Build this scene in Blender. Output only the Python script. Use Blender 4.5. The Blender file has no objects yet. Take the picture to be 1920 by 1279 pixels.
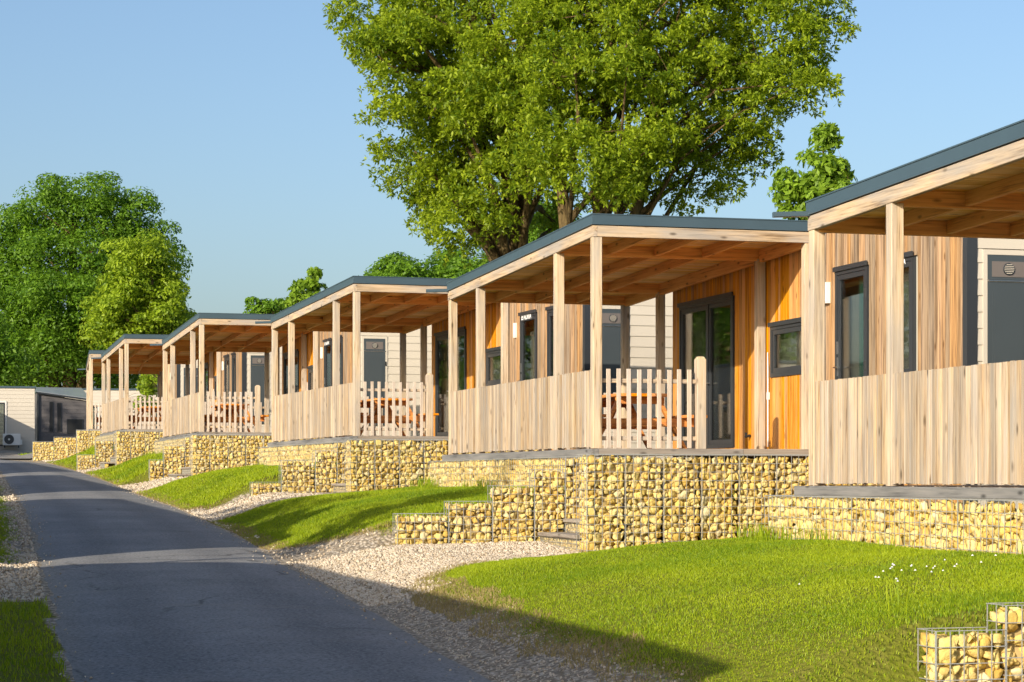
import bpy, bmesh, math, random
import numpy as np
from mathutils import Vector, Matrix

# ------------------------------------------------------------------ camera, light, exposure
S = bpy.context.scene
COL = S.collection
ZC = 1.8                                   # eye height above the datum
cam = bpy.data.objects.new("camera", bpy.data.cameras.new("camera"))
COL.objects.link(cam)
cam.location = (0, 0, ZC)
cam.rotation_euler = (math.radians(90), 0, 0)
cam.data.sensor_width = 36
cam.data.lens = 4167.7 / 1920 * 36
cam.data.shift_y = (897.2 - 639.5) / 1920
cam.data.clip_start = .1
cam.data.clip_end = 8000
S.camera = cam

SUN_EL = math.radians(20.5)
SUN_AZ = math.atan2(-1.59, -2.23)          # where the sun stands, clockwise from +Y
W_ = bpy.data.worlds.new("World")
S.world = W_
W_.use_nodes = True
wn = W_.node_tree
sky = wn.nodes.new("ShaderNodeTexSky")
sky.sky_type = 'NISHITA'
sky.sun_disc = False
sky.sun_elevation = SUN_EL
sky.sun_rotation = SUN_AZ
sky.altitude = 100
sky.air_density = 1.0
sky.dust_density = 2.8
sky.ozone_density = 3.0
wn.links.new(sky.outputs[0], wn.nodes['Background'].inputs[0])
wn.nodes['Background'].inputs[1].default_value = .135
sun = bpy.data.objects.new("sun", bpy.data.lights.new("sun", 'SUN'))
COL.objects.link(sun)
sun.data.energy = 4.9
sun.data.angle = math.radians(.5)
sun.data.color = (1, .885, .71)
sd = Vector((math.sin(SUN_AZ) * math.cos(SUN_EL), math.cos(SUN_AZ) * math.cos(SUN_EL), math.sin(SUN_EL)))
sun.rotation_euler = sd.to_track_quat('Z', 'Y').to_euler()
S.view_settings.view_transform = 'Standard'
S.view_settings.look = 'None'
S.view_settings.exposure = .42
S.view_settings.gamma = 1
S.render.engine = 'CYCLES'
S.cycles.max_bounces = 8
S.cycles.transparent_max_bounces = 12
S.cycles.use_denoising = True

rng = np.random.default_rng(7)
random.seed(5)

# ------------------------------------------------------------------ tagging
def tag(o, label=None, cat=None, group=None, kind=None):
    if label: o['label'] = label
    if cat: o['category'] = cat
    if group: o['group'] = group
    if kind: o['kind'] = kind
    return o

def empty(name, loc=(0, 0, 0), rz=0):
    o = bpy.data.objects.new(name, None)
    o.empty_display_size = .2
    COL.objects.link(o)
    o.location = loc
    o.rotation_euler = (0, 0, rz)
    return o

def link(name, me, parent=None):
    o = bpy.data.objects.new(name, me)
    COL.objects.link(o)
    if parent: o.parent = parent
    return o

def children(o):
    return list(o.children)

def copy_tree(o, parent=None, depth=0):
    c = o.copy()
    COL.objects.link(c)
    if parent: c.parent = parent
    for ch in children(o):
        copy_tree(ch, c, depth + 1)
    return c

# ------------------------------------------------------------------ materials
class NT:
    def __init__(s, name):
        s.m = bpy.data.materials.new(name)
        s.m.use_nodes = True
        s.t = s.m.node_tree
        s.b = s.t.nodes['Principled BSDF']
        s.out = s.t.nodes['Material Output']
    def n(s, typ, **kw):
        nd = s.t.nodes.new('ShaderNode' + typ)
        for k, v in kw.items():
            if hasattr(nd, k) and k not in nd.inputs: setattr(nd, k, v)
            else: s.put(nd.inputs[k], v)
        return nd
    def put(s, sock, v):
        if hasattr(v, 'is_linked') and hasattr(v, 'node'): s.t.links.new(v, sock)
        else: sock.default_value = v
    def math(s, op, a, b=0., clamp=False):
        nd = s.t.nodes.new('ShaderNodeMath'); nd.operation = op; nd.use_clamp = clamp
        s.put(nd.inputs[0], a); s.put(nd.inputs[1], b)
        return nd.outputs[0]
    def mix(s, f, a, b, blend='MIX'):
        nd = s.t.nodes.new('ShaderNodeMix'); nd.data_type = 'RGBA'; nd.blend_type = blend
        s.put(nd.inputs[0], f)
        for i, v in ((6, a), (7, b)):
            if isinstance(v, tuple) and len(v) == 3: v = v + (1,)
            s.put(nd.inputs[i], v)
        return nd.outputs[2]
    def ramp(s, f, stops, interp='LINEAR'):
        nd = s.t.nodes.new('ShaderNodeValToRGB')
        r = nd.color_ramp; r.interpolation = interp
        while len(r.elements) < len(stops): r.elements.new(.5)
        for e, (p, c) in zip(r.elements, stops):
            e.position = p
            e.color = c + (1,) if isinstance(c, tuple) else (c, c, c, 1)
        s.put(nd.inputs[0], f)
        return nd.outputs[0]
    def vadd(s, a, b):
        nd = s.t.nodes.new('ShaderNodeVectorMath'); nd.operation = 'ADD'
        s.put(nd.inputs[0], a); s.put(nd.inputs[1], b)
        return nd.outputs[0]
    def vmul(s, a, b):
        nd = s.t.nodes.new('ShaderNodeVectorMath'); nd.operation = 'MULTIPLY'
        s.put(nd.inputs[0], a); s.put(nd.inputs[1], b)
        return nd.outputs[0]
    def noise(s, vec, scale, detail=4, rough=.55):
        nd = s.t.nodes.new('ShaderNodeTexNoise')
        s.put(nd.inputs['Vector'], vec); nd.inputs['Scale'].default_value = scale
        nd.inputs['Detail'].default_value = detail; nd.inputs['Roughness'].default_value = rough
        return nd.outputs[0]
    def bump(s, h, dist=.01, strength=.5):
        nd = s.t.nodes.new('ShaderNodeBump')
        nd.inputs['Distance'].default_value = dist; nd.inputs['Strength'].default_value = strength
        s.put(nd.inputs['Height'], h)
        s.t.links.new(nd.outputs[0], s.b.inputs['Normal'])
    def set(s, **kw):
        al = dict(color='Base Color', rough='Roughness', metal='Metallic', spec='Specular IOR Level', trans='Transmission Weight')
        for k, v in kw.items():
            if isinstance(v, tuple) and len(v) == 3: v = v + (1,)
            s.put(s.b.inputs[al[k]], v)
        return s.m

def wood(name, axis, light, mid, dark, grey=None, greyamt=.5, rough=.75, knots=True, vary=.28, expose=None):
    s = NT(name)
    co = s.n('TexCoord').outputs['Object']
    isl = s.n('NewGeometry').outputs['Random Per Island']
    oi = s.n('ObjectInfo').outputs['Random']
    off = s.n('CombineXYZ')
    k = s.math('ADD', s.math('MULTIPLY', isl, 61.), s.math('MULTIPLY', oi, 37.))
    for i in range(3): s.put(off.inputs[i], k)
    p = s.vadd(co, off.outputs[0])
    sc = [22., 22., 22.]; sc['xyz'.index(axis)] = 1.1
    g = s.noise(s.vmul(p, tuple(sc)), 1.0, 5, .6)
    sc2 = [70., 70., 70.]; sc2['xyz'.index(axis)] = 2.2
    fine = s.noise(s.vmul(p, tuple(sc2)), 1.0, 3, .6)
    c = s.ramp(s.math('ADD', s.math('MULTIPLY', g, .62), s.math('MULTIPLY', fine, .38)), [(.36, dark), (.47, mid), (.60, light)])
    if grey:
        sc3 = [5., 5., 5.]; sc3['xyz'.index(axis)] = .9
        w = s.noise(s.vmul(p, tuple(sc3)), 1.0, 4, .6)
        f = s.math('MULTIPLY', s.ramp(w, [(.38, 0.), (.62, 1.)]), greyamt)
        c = s.mix(f, c, s.mix(fine, tuple(x * .75 for x in grey), tuple(min(1, x * 1.2) for x in grey)))
    if expose:
        # weathered where the wall stands out in the rain, beyond the terrace roof
        sx = s.n('SeparateXYZ'); s.put(sx.inputs[0], co)
        wv = s.noise(s.vmul(p, (5, 5, .5)), 1., 3)
        e = s.math('SUBTRACT', .25, s.math('ADD', sx.outputs[1], s.math('MULTIPLY', wv, .5)))
        hz = s.math('MULTIPLY', s.math('ADD', sx.outputs[2], .6), .42, True)
        e = s.math('MULTIPLY', s.math('MULTIPLY', e, 3., True), s.math('ADD', .62, s.math('MULTIPLY', hz, .36)))
        wc = s.mix(s.math('POWER', isl, 1.), expose[0], expose[1])
        wc = s.mix(s.ramp(g, [(.38, 0.), (.56, 1.)]), s.mix(.7, wc, expose[2]), wc)
        c = s.mix(e, c, wc)
    if knots:
        sc4 = [7., 7., 7.]; sc4['xyz'.index(axis)] = 2.6
        v = s.n('TexVoronoi'); s.put(v.inputs['Vector'], s.vmul(p, tuple(sc4))); v.inputs['Scale'].default_value = 1.
        kn = s.ramp(v.outputs['Distance'], [(.06, 1.), (.17, 0.)])
        c = s.mix(s.math('MULTIPLY', kn, .75), c, tuple(x * .3 for x in dark))
    hsv = s.n('HueSaturation'); s.put(hsv.inputs['Color'], c)
    s.put(hsv.inputs['Value'], s.math('ADD', 1 - vary / 2, s.math('MULTIPLY', isl, vary)))
    s.put(hsv.inputs['Saturation'], s.math('ADD', .85, s.math('MULTIPLY', s.math('FRACT', s.math('MULTIPLY', isl, 7.3)), .3)))
    s.bump(s.math('ADD', g, fine), .004, .5)
    return s.set(color=hsv.outputs[0], rough=rough, spec=.25)

def plain(name, col, rough=.6, metal=0., spec=.4, nscale=6., var=.25, bump=0., axis=None):
    s = NT(name)
    co = s.n('TexCoord').outputs['Object']
    n = s.noise(co, nscale, 5)
    c = s.mix(n, tuple(x * (1 - var) for x in col), tuple(min(1, x * (1 + var)) for x in col))
    n2 = s.noise(co, nscale * 9, 2)
    if bump: s.bump(s.math('ADD', n, n2), bump, .6)
    r = s.math('ADD', rough - .08, s.math('MULTIPLY', n2, .16))
    return s.set(color=c, rough=r, metal=metal, spec=spec)

M = {}
LT, MD, DK = (.58, .43, .27), (.46, .325, .19), (.19, .12, .06)
GR = (.31, .29, .27)
for ax in 'xyz':
    M['timber_' + ax] = wood('timber_' + ax, ax, LT, MD, DK, GR, .75)
M['post'] = wood('post_wood', 'z', (.63, .495, .33), (.51, .375, .225), (.20, .125, .06), (.35, .32, .285), .7, vary=.24)
M['board'] = wood('fence_board', 'z', (.54, .415, .28), (.42, .305, .19), (.17, .105, .055), (.33, .30, .265), .75, vary=.55)
M['picket'] = wood('picket_wood', 'z', (.58, .48, .37), (.50, .40, .30), (.34, .26, .19), (.52, .47, .43), .6, vary=.18, knots=False)
for ax in 'xy':
    M['beam_' + ax] = wood('beam_' + ax, ax, (.90, .48, .12), (.80, .38, .075), (.50, .21, .04), vary=.16)
M['ceiling'] = wood('ceiling_wood', 'x', (.94, .64, .26), (.88, .55, .19), (.64, .34, .09), vary=.25)
M['clad'] = wood('cedar_cladding', 'z', (.66, .33, .07), (.54, .23, .035), (.28, .10, .014), vary=.4, rough=.6,
                 expose=((.37, .285, .20), (.43, .25, .12), (.085, .05, .028)))
M['greybeam_y'] = wood('grey_beam_y', 'y', (.20, .19, .18), (.14, .14, .14), (.06, .06, .06), (.3, .29, .28), .4, vary=.1)
M['greybeam_x'] = wood('grey_beam_x', 'x', (.30, .25, .20), (.23, .19, .15), (.11, .09, .07), (.3, .28, .26), .5, vary=.1)
M['deck'] = wood('deck_boards', 'x', (.52, .42, .30), (.42, .32, .22), (.24, .17, .11), (.42, .39, .35), .5)
M['table_y'] = wood('stained_table_y', 'y', (.78, .32, .04), (.66, .23, .024), (.42, .12, .012), vary=.2, rough=.5)
M['table_x'] = wood('stained_table_x', 'x', (.78, .32, .04), (.66, .23, .024), (.42, .12, .012), vary=.2, rough=.5)
M['tread'] = wood('tread_wood', 'y', (.34, .3, .25), (.27, .23, .19), (.15, .12, .1))
M['flash'] = plain('roof_flashing', (.050, .082, .105), .32, .0, .55, 2., .15)
M['anthracite'] = plain('anthracite_frame', (.030, .034, .040), .35, 0, .5, 3, .12)
M['storage'] = plain('storage_door_paint', (.050, .062, .070), .4, 0, .5, 2, .1)
M['vent'] = plain('vent_panel', (.14, .12, .11), .45, 0, .5, 3, .1)
M['siding'] = plain('beige_siding', (.52, .47, .395), .6, 0, .35, 1.6, .07, .002)
M['white_trim'] = plain('white_trim', (.70, .66, .60), .5, 0, .4, 3, .06)
M['grey_siding'] = plain('shade_grey_siding', (.115, .105, .105), .55, 0, .4, 1.5, .1)  # grey siding, darkened so its colour carries the neighbouring home's shade
M['metal_roof'] = plain('metal_roof', (.42, .45, .48), .35, .5, .5, 1.5, .2)
M['steel'] = plain('steel', (.6, .6, .6), .3, 1., .5, 8, .1)
M['wire'] = plain('galvanised_wire', (.42, .43, .42), .45, .45, .5, 8, .15)
M['plastic'] = plain('white_plastic', (.74, .72, .67), .45, 0, .4, 4, .05)
M['inner'] = plain('room_wall', (.48, .46, .40), .8, 0, .2, 2, .1)
M['text'] = plain('white_lettering', (.8, .8, .8), .5, 0, .3, 4, .02)
M['soil'] = plain('stone_core', (.34, .25, .11), .95, 0, .1, 8, .4)
M['black'] = plain('black_plastic', (.02, .02, .02), .5, 0, .4, 5, .1)

def curtain_mat(name, col):
    s = NT(name)
    tr = s.n('BsdfTranslucent'); tr.inputs[0].default_value = col + (1,)
    mx = s.n('MixShader'); mx.inputs[0].default_value = .25
    s.t.links.new(s.b.outputs[0], mx.inputs[1]); s.t.links.new(tr.outputs[0], mx.inputs[2])
    s.t.links.new(mx.outputs[0], s.out.inputs[0])
    return s.set(color=col, rough=.9, spec=.1)
M['curtain_green'] = curtain_mat('green_curtain', (.16, .50, .34))
M['curtain_cream'] = curtain_mat('cream_curtain', (.78, .74, .60))

def glass_mat():
    s = NT('window_glass')
    t = s.n('BsdfTransparent'); t.inputs[0].default_value = (.95, .98, .97, 1)
    g = s.n('BsdfGlossy'); g.inputs['Roughness'].default_value = .015
    f = s.n('Fresnel'); f.inputs[0].default_value = 1.55
    mx = s.n('MixShader')
    s.put(mx.inputs[0], s.math('ADD', s.math('MULTIPLY', f.outputs[0], .8), .02, True))
    s.t.links.new(t.outputs[0], mx.inputs[1]); s.t.links.new(g.outputs[0], mx.inputs[2])
    s.t.links.new(mx.outputs[0], s.out.inputs[0])
    return s.m
M['glass'] = glass_mat()

def stone_mat(name, cols, bump=.012):
    s = NT(name)
    co = s.n('TexCoord').outputs['Object']
    isl = s.n('NewGeometry').outputs['Random Per Island']
    c = s.ramp(isl, cols)
    n = s.noise(co, 26., 5, .65)
    n3 = s.noise(co, 7., 3)
    c = s.mix(s.ramp(n, [(.35, .55), (.62, 0.)]), c, s.mix(.5, c, (.36, .22, .06)))
    c = s.mix(s.math('MULTIPLY', s.ramp(n3, [(.5, 0.), (.7, 1.)]), .22), c, (.70, .61, .40))
    s.bump(n, bump, .8)
    return s.set(color=c, rough=.9, spec=.15)
M['stone'] = stone_mat('yellow_limestone', [(0., (.50, .32, .07)), (.12, (.66, .47, .12)), (.4, (.74, .58, .20)), (.66, (.76, .62, .27)), (.84, (.64, .42, .09)), (.93, (.58, .46, .20)), (1., (.78, .69, .42))])
M['pebble'] = stone_mat('pale_gravel', [(0., (.22, .17, .12)), (.2, (.44, .36, .27)), (.5, (.56, .48, .38)), (1., (.68, .61, .51))], .004)

def leaf_mat(name, dark, light, trans=.45, ns=.9):
    s = NT(name)
    isl = s.n('NewGeometry').outputs['Random Per Island']
    co = s.n('TexCoord').outputs['Object']
    n = s.ramp(s.noise(co, ns, 4), [(.3, 0.), (.7, 1.)])
    f = s.math('ADD', s.math('MULTIPLY', isl, .55), s.math('MULTIPLY', n, .45))
    c = s.ramp(f, [(.15, dark), (.75, light)])
    tr = s.n('BsdfTranslucent')
    s.put(tr.inputs[0], s.mix(.5, c, tuple(min(1, x * 1.5) for x in light)))
    mx = s.n('MixShader'); mx.inputs[0].default_value = trans
    s.t.links.new(s.b.outputs[0], mx.inputs[1]); s.t.links.new(tr.outputs[0], mx.inputs[2])
    s.t.links.new(mx.outputs[0], s.out.inputs[0])
    return s.set(color=c, rough=.5, spec=.3)
M['leaf_oak'] = leaf_mat('oak_leaf', (.065, .135, .009), (.35, .44, .020))
M['leaf_maple'] = leaf_mat('maple_leaf', (.045, .115, .010), (.17, .31, .018))
M['leaf_lime'] = leaf_mat('lime_leaf', (.11, .19, .012), (.34, .45, .024))
M['leaf_big'] = leaf_mat('broad_leaf', (.09, .17, .012), (.26, .40, .03))
M['grass'] = leaf_mat('grass_blade', (.095, .195, .005), (.37, .45, .012), .35, .45)
M['grass_dry'] = leaf_mat('dry_grass_blade', (.20, .16, .05), (.40, .31, .13), .3)

def bark_mat():
    s = NT('bark')
    co = s.n('TexCoord').outputs['Object']
    n = s.noise(s.vmul(co, (9, 9, 1.6)), 1.4, 6, .65)
    c = s.ramp(n, [(.3, (.035, .024, .012)), (.55, (.14, .10, .045)), (.75, (.25, .19, .075))])
    s.bump(n, .06, 1.)
    return s.set(color=c, rough=.9, spec=.1)
M['bark'] = bark_mat()

def asphalt_mat():
    s = NT('asphalt')
    co = s.n('TexCoord').outputs['Object']
    a = s.noise(co, 34., 4, .7)
    b = s.noise(co, .7, 5, .6)
    c = s.mix(s.ramp(b, [(.3, 0.), (.7, 1.)]), (.18, .183, .188), (.28, .278, .275))
    ac = s.n('Attribute', attribute_name='across').outputs['Fac']
    wob = s.math('MULTIPLY', s.math('SUBTRACT', s.noise(co, .5, 3), .5), .12)
    d1 = s.math('ABSOLUTE', s.math('SUBTRACT', s.math('ABSOLUTE', s.math('SUBTRACT', s.math('ADD', ac, wob), .5)), .23))
    c = s.mix(s.ramp(d1, [(.03, .42), (.13, 0.)]), c, (.125, .128, .135))
    eg = s.math('ABSOLUTE', s.math('SUBTRACT', s.math('ADD', ac, wob), .5))
    c = s.mix(s.ramp(eg, [(.40, 0.), (.5, .55)]), c, (.30, .27, .22))
    cr = s.n('TexVoronoi', feature='DISTANCE_TO_EDGE'); s.put(cr.inputs['Vector'], s.vadd(co, s.vmul(s.n('TexNoise', Vector=co, Scale=1.3).outputs[1], (.9, .9, .9)))); cr.inputs['Scale'].default_value = .32
    cm = s.ramp(s.noise(co, .25, 2), [(.5, 0.), (.58, 1.)])
    c = s.mix(s.math('MULTIPLY', s.ramp(cr.outputs['Distance'], [(.004, .8), (.012, 0.)]), cm), c, (.05, .05, .05))
    c = s.mix(s.ramp(a, [(.36, .75), (.5, 0.)]), c, (.075, .075, .08))
    c = s.mix(s.ramp(a, [(.52, 0.), (.66, .8)]), c, (.30, .30, .295))
    v = s.n('TexVoronoi'); s.put(v.inputs['Vector'], co); v.inputs['Scale'].default_value = 17.
    c = s.mix(s.ramp(v.outputs['Distance'], [(.07, .9), (.13, 0.)]), c, (.48, .46, .42))
    streak = s.noise(s.vmul(co, (.5, 2.6, 1)), 1.2, 6, .65)
    c = s.mix(s.ramp(streak, [(.54, 0.), (.72, .5)]), c, (.25, .235, .21))
    s.bump(a, .008, .6)
    return s.set(color=c, rough=.85, spec=.2)
M['asphalt'] = asphalt_mat()

def ground_mat():
    s = NT('ground')
    co = s.n('TexCoord').outputs['Object']
    g = s.n('Attribute', attribute_name='grassy').outputs['Fac']
    n = s.noise(co, 5., 6, .65)
    n2 = s.noise(co, 38., 3)
    v = s.n('TexVoronoi'); s.put(v.inputs['Vector'], co); v.inputs['Scale'].default_value = 24.
    grav = s.ramp(v.outputs['Color'], [(.1, (.28, .22, .16)), (.5, (.48, .41, .32)), (.95, (.60, .53, .44))])
    grav = s.mix(s.ramp(v.outputs['Distance'], [(.35, 0.), (.62, .8)]), grav, (.17, .14, .10))
    grav = s.mix(s.math('MULTIPLY', s.ramp(n, [(.5, 0.), (.7, 1.)]), .3), grav, (.24, .19, .12))
    gr = s.mix(n2, (.085, .10, .012), (.19, .20, .022))
    gr = s.mix(s.math('MULTIPLY', s.ramp(n, [(.5, 0.), (.72, 1.)]), .5), gr, (.20, .15, .06))
    f = s.math('ADD', g, s.math('MULTIPLY', s.math('SUBTRACT', n, .5), .9))
    c = s.mix(s.ramp(f, [(.4, 0.), (.6, 1.)]), grav, gr)
    s.bump(s.math('ADD', v.outputs['Distance'], n2), .02, .7)
    return s.set(color=c, rough=.95, spec=.1)
M['ground'] = ground_mat()

# ------------------------------------------------------------------ mesh helpers
class MB:
    """collects boxes, bars and tubes, then links them as one mesh"""
    def __init__(s): s.v = []; s.f = []; s.mi = []
    def add(s, vs, fs, mi=0):
        k = len(s.v); s.v += [tuple(p) for p in vs]
        s.f += [tuple(k + i for i in f) for f in fs]; s.mi += [mi] * len(fs)
    def box(s, x0, x1, y0, y1, z0, z1, mi=0):
        s.add([(x0, y0, z0), (x1, y0, z0), (x1, y1, z0), (x0, y1, z0), (x0, y0, z1), (x1, y0, z1), (x1, y1, z1), (x0, y1, z1)],
              [(0, 3, 2, 1), (4, 5, 6, 7), (0, 1, 5, 4), (1, 2, 6, 5), (2, 3, 7, 6), (3, 0, 4, 7)], mi)
    def bar(s, p0, p1, w, h, ch=.006, up=(0, 0, 1), mi=0):
        """straight timber from p0 to p1, section w x h with chamfered arrises"""
        p0, p1 = Vector(p0), Vector(p1); d = (p1 - p0).normalized()
        up = Vector(up)
        if abs(d.dot(up)) > .95: up = Vector((0, 1, 0))
        a = d.cross(up).normalized(); b = a.cross(d).normalized()
        w /= 2; h /= 2
        pts = [(-w + ch, -h), (w - ch, -h), (w, -h + ch), (w, h - ch), (w - ch, h), (-w + ch, h), (-w, h - ch), (-w, -h + ch)]
        n = len(pts)
        vs = [p0 + a * x + b * y for x, y in pts] + [p1 + a * x + b * y for x, y in pts]
        fs = [(i, (i + 1) % n, n + (i + 1) % n, n + i) for i in range(n)] + [tuple(range(n))[::-1], tuple(range(n, 2 * n))]
        s.add(vs, fs, mi)
    def tube(s, pts, rads, seg=8, mi=0):
        pts = [Vector(p) for p in pts]
        vs, fs = [], []
        for i, p in enumerate(pts):
            d = (pts[min(i + 1, len(pts) - 1)] - pts[max(i - 1, 0)]).normalized()
            up = Vector((0, 0, 1)) if abs(d.z) < .9 else Vector((1, 0, 0))
            a = d.cross(up).normalized(); b = a.cross(d)
            for k in range(seg):
                t = 2 * math.pi * k / seg
                vs.append(p + (a * math.cos(t) + b * math.sin(t)) * rads[i])
        for i in range(len(pts) - 1):
            for k in range(seg):
                fs.append((i * seg + k, i * seg + (k + 1) % seg, (i + 1) * seg + (k + 1) % seg, (i + 1) * seg + k))
        fs.append(tuple(range(seg))[::-1]); fs.append(tuple(range((len(pts) - 1) * seg, len(pts) * seg)))
        s.add(vs, fs, mi)
    def build(s, name, mats, parent=None, origin=(0, 0, 0), smooth=False):
        me = bpy.data.meshes.new(name)
        ox, oy, oz = origin
        me.from_pydata([(x - ox, y - oy, z - oz) for x, y, z in s.v], [], s.f)
        for m in (mats if isinstance(mats, (list, tuple)) else [mats]): me.materials.append(m)
        if any(s.mi): me.polygons.foreach_set('material_index', s.mi)
        bm = bmesh.new(); bm.from_mesh(me)
        bmesh.ops.recalc_face_normals(bm, faces=bm.faces); bm.to_mesh(me); bm.free()
        if smooth: me.polygons.foreach_set('use_smooth', [True] * len(me.polygons))
        me.update()
        return link(name, me, parent)

def np_mesh(name, V, F, mats, parent=None, mi=None, smooth=False):
    """V (n,3), F (m,k) all faces of k corners"""
    me = bpy.data.meshes.new(name)
    V = np.ascontiguousarray(V, np.float32); F = np.ascontiguousarray(F, np.int32)
    m, k = F.shape
    me.vertices.add(len(V)); me.vertices.foreach_set('co', V.ravel())
    me.loops.add(m * k); me.loops.foreach_set('vertex_index', F.ravel())
    me.polygons.add(m); me.polygons.foreach_set('loop_start', np.arange(0, m * k, k, dtype=np.int32))
    if hasattr(me.polygons[0], 'loop_total'):
        try: me.polygons.foreach_set('loop_total', np.full(m, k, np.int32))
        except Exception: pass
    for mt in (mats if isinstance(mats, (list, tuple)) else [mats]): me.materials.append(mt)
    if mi is not None: me.polygons.foreach_set('material_index', np.ascontiguousarray(mi, np.int32))
    if smooth: me.polygons.foreach_set('use_smooth', np.ones(m, bool))
    me.update(calc_edges=True)
    return link(name, me, parent)

def ico(sub):
    bm = bmesh.new(); bmesh.ops.create_icosphere(bm, subdivisions=sub, radius=1)
    V = np.array([v.co[:] for v in bm.verts]); F = np.array([[v.index for v in f.verts] for f in bm.faces]); bm.free()
    return V, F
ICO2, ICO1 = ico(2), ico(1)

def rotmats(n, r=rng):
    q = r.normal(size=(n, 4)); q /= np.linalg.norm(q, axis=1)[:, None]
    w, x, y, z = q.T
    return np.stack([np.stack([1 - 2 * (y * y + z * z), 2 * (x * y - z * w), 2 * (x * z + y * w)], -1),
                     np.stack([2 * (x * y + z * w), 1 - 2 * (x * x + z * z), 2 * (y * z - x * w)], -1),
                     np.stack([2 * (x * z - y * w), 2 * (y * z + x * w), 1 - 2 * (x * x + y * y)], -1)], 1)

def stones(P, R, base=ICO2, squash=(.6, 1.15), rough=.13, r=rng):
    """angular stones at P with radii R -> V, F"""
    BV, BF = base
    n = len(P)
    V = np.repeat(BV[None], n, 0)
    # flatten a few random planes so the lumps have facets
    for _ in range(7):
        d = r.normal(size=(n, 1, 3)); d /= np.linalg.norm(d, axis=2, keepdims=True)
        t = (V * d).sum(2, keepdims=True); lim = r.uniform(.42, .78, (n, 1, 1))
        V = V - d * np.maximum(t - lim, 0)
    V = V * (1 + r.normal(0, rough * .5, (n, V.shape[1], 1)))
    V = V * r.uniform(squash[0], squash[1], (n, 1, 3)) * np.asarray(R)[:, None, None]
    V = np.einsum('nij,nkj->nki', rotmats(n, r), V) + np.asarray(P)[:, None, :]
    F = BF[None] + (np.arange(n) * len(BV))[:, None, None]
    return V.reshape(-1, 3), F.reshape(-1, BF.shape[1])

def cells2d(w, h, r0, r1, r=rng):
    """weighted Voronoi cells of a dart-thrown set: tightly fitted stones"""
    pts = np.zeros((0, 3))
    for rad, dens in ((r0 * 1.25, 14), (r0, 70), (r0 * .8, 200), (r0 * .62, 420), (r1 * 1.15, 700)):
        k = int(dens * w * h) + 1
        cand = np.column_stack([r.uniform(0, w, k), r.uniform(0, h, k)]); rr = rad * r.uniform(.85, 1.15, k)
        for c, q in zip(cand, rr):
            if len(pts) == 0 or np.all((pts[:, 0] - c[0]) ** 2 + (pts[:, 1] - c[1]) ** 2 > (pts[:, 2] * .9 + q * .9) ** 2):
                pts = np.vstack([pts, [c[0], c[1], q]])
    out = []
    for i, (cx, cy, q) in enumerate(pts):
        m = q * 2.2
        poly = [(max(cx - m, 0), max(cy - m, 0)), (min(cx + m, w), max(cy - m, 0)), (min(cx + m, w), min(cy + m, h)), (max(cx - m, 0), min(cy + m, h))]
        d2 = (pts[:, 0] - cx) ** 2 + (pts[:, 1] - cy) ** 2
        for j in np.argsort(d2)[1:14]:
            dx, dy = pts[j, 0] - cx, pts[j, 1] - cy
            lim = (d2[j] + q * q - pts[j, 2] ** 2) / 2
            f = [(x - cx) * dx + (y - cy) * dy - lim for x, y in poly]
            if max(f) <= 0: continue
            new = []
            for k in range(len(poly)):
                p, n_ = poly[k], poly[(k + 1) % len(poly)]; fp, fn = f[k], f[(k + 1) % len(poly)]
                if fp <= 0: new.append(p)
                if (fp < 0 < fn) or (fn < 0 < fp):
                    t = fp / (fp - fn); new.append((p[0] + (n_[0] - p[0]) * t, p[1] + (n_[1] - p[1]) * t))
            poly = new
            if len(poly) < 3: break
        if len(poly) >= 3: out.append((np.array(poly), q))
    return out

def stone_face(w, h, r0, r1, zero=0., r=rng):
    """fitted stones as (a, b, depth) vertices and triangles"""
    V, F, k = [], [], 0
    for poly, q in cells2d(w, h, r0, r1, r):
        c = poly.mean(0)
        P = []
        for i in range(len(poly)):
            p, n_ = poly[i], poly[(i + 1) % len(poly)]
            P.append(p)
            L_ = np.hypot(*(n_ - p))
            if L_ > .05: P.append((p + n_) / 2 + r.normal(0, .05 * L_, 2))
        P = np.array(P); m = len(P)
        g = r.uniform(.84, 1.10) if r.uniform() > .12 else r.uniform(.62, .84)
        rel = (P - c) * g; ang = r.normal(0, .3); sx = r.uniform(.86, 1.2)
        th = r.uniform(0, np.pi); e1 = np.array([np.cos(th), np.sin(th)]); rel = rel + np.outer(rel @ e1, e1) * (sx - 1)
        rel = rel @ np.array([[np.cos(ang), -np.sin(ang)], [np.sin(ang), np.cos(ang)]])
        rad = np.hypot(rel[:, 0], rel[:, 1]); rel = rel * np.minimum(1, (np.median(rad) * 1.22) / np.maximum(rad, 1e-6))[:, None]
        tx, ty = r.normal(0, .32, 2); d0 = r.uniform(.004, .042)
        rings = []
        for sc, dep, jit in ((.85, q * 1.5, .0), (1.0, q * .8, .07), (.86, q * .28, .09), (.48, q * .02, .10)):
            xy = rel * sc * (1 + r.normal(0, jit, (m, 1)))
            dd = d0 + dep + (xy[:, 0] * tx + xy[:, 1] * ty) + (r.normal(0, q * jit * 1.6, m))
            rings.append(np.column_stack([c[0] + xy[:, 0], c[1] + xy[:, 1], np.maximum(dd, .003)]))
        V.append(np.vstack(rings + [[[c[0], c[1], max(.003, d0 + r.normal(0, q * .06))]]]))
        for a in range(3):
            for i in range(m):
                i2 = (i + 1) % m
                F.append((k + a * m + i, k + a * m + i2, k + (a + 1) * m + i2)); F.append((k + a * m + i, k + (a + 1) * m + i2, k + (a + 1) * m + i))
        for i in range(m): F.append((k + 3 * m + i, k + 3 * m + (i + 1) % m, k + 4 * m))
        k += 4 * m + 1
    return np.vstack(V), np.array(F)

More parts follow.
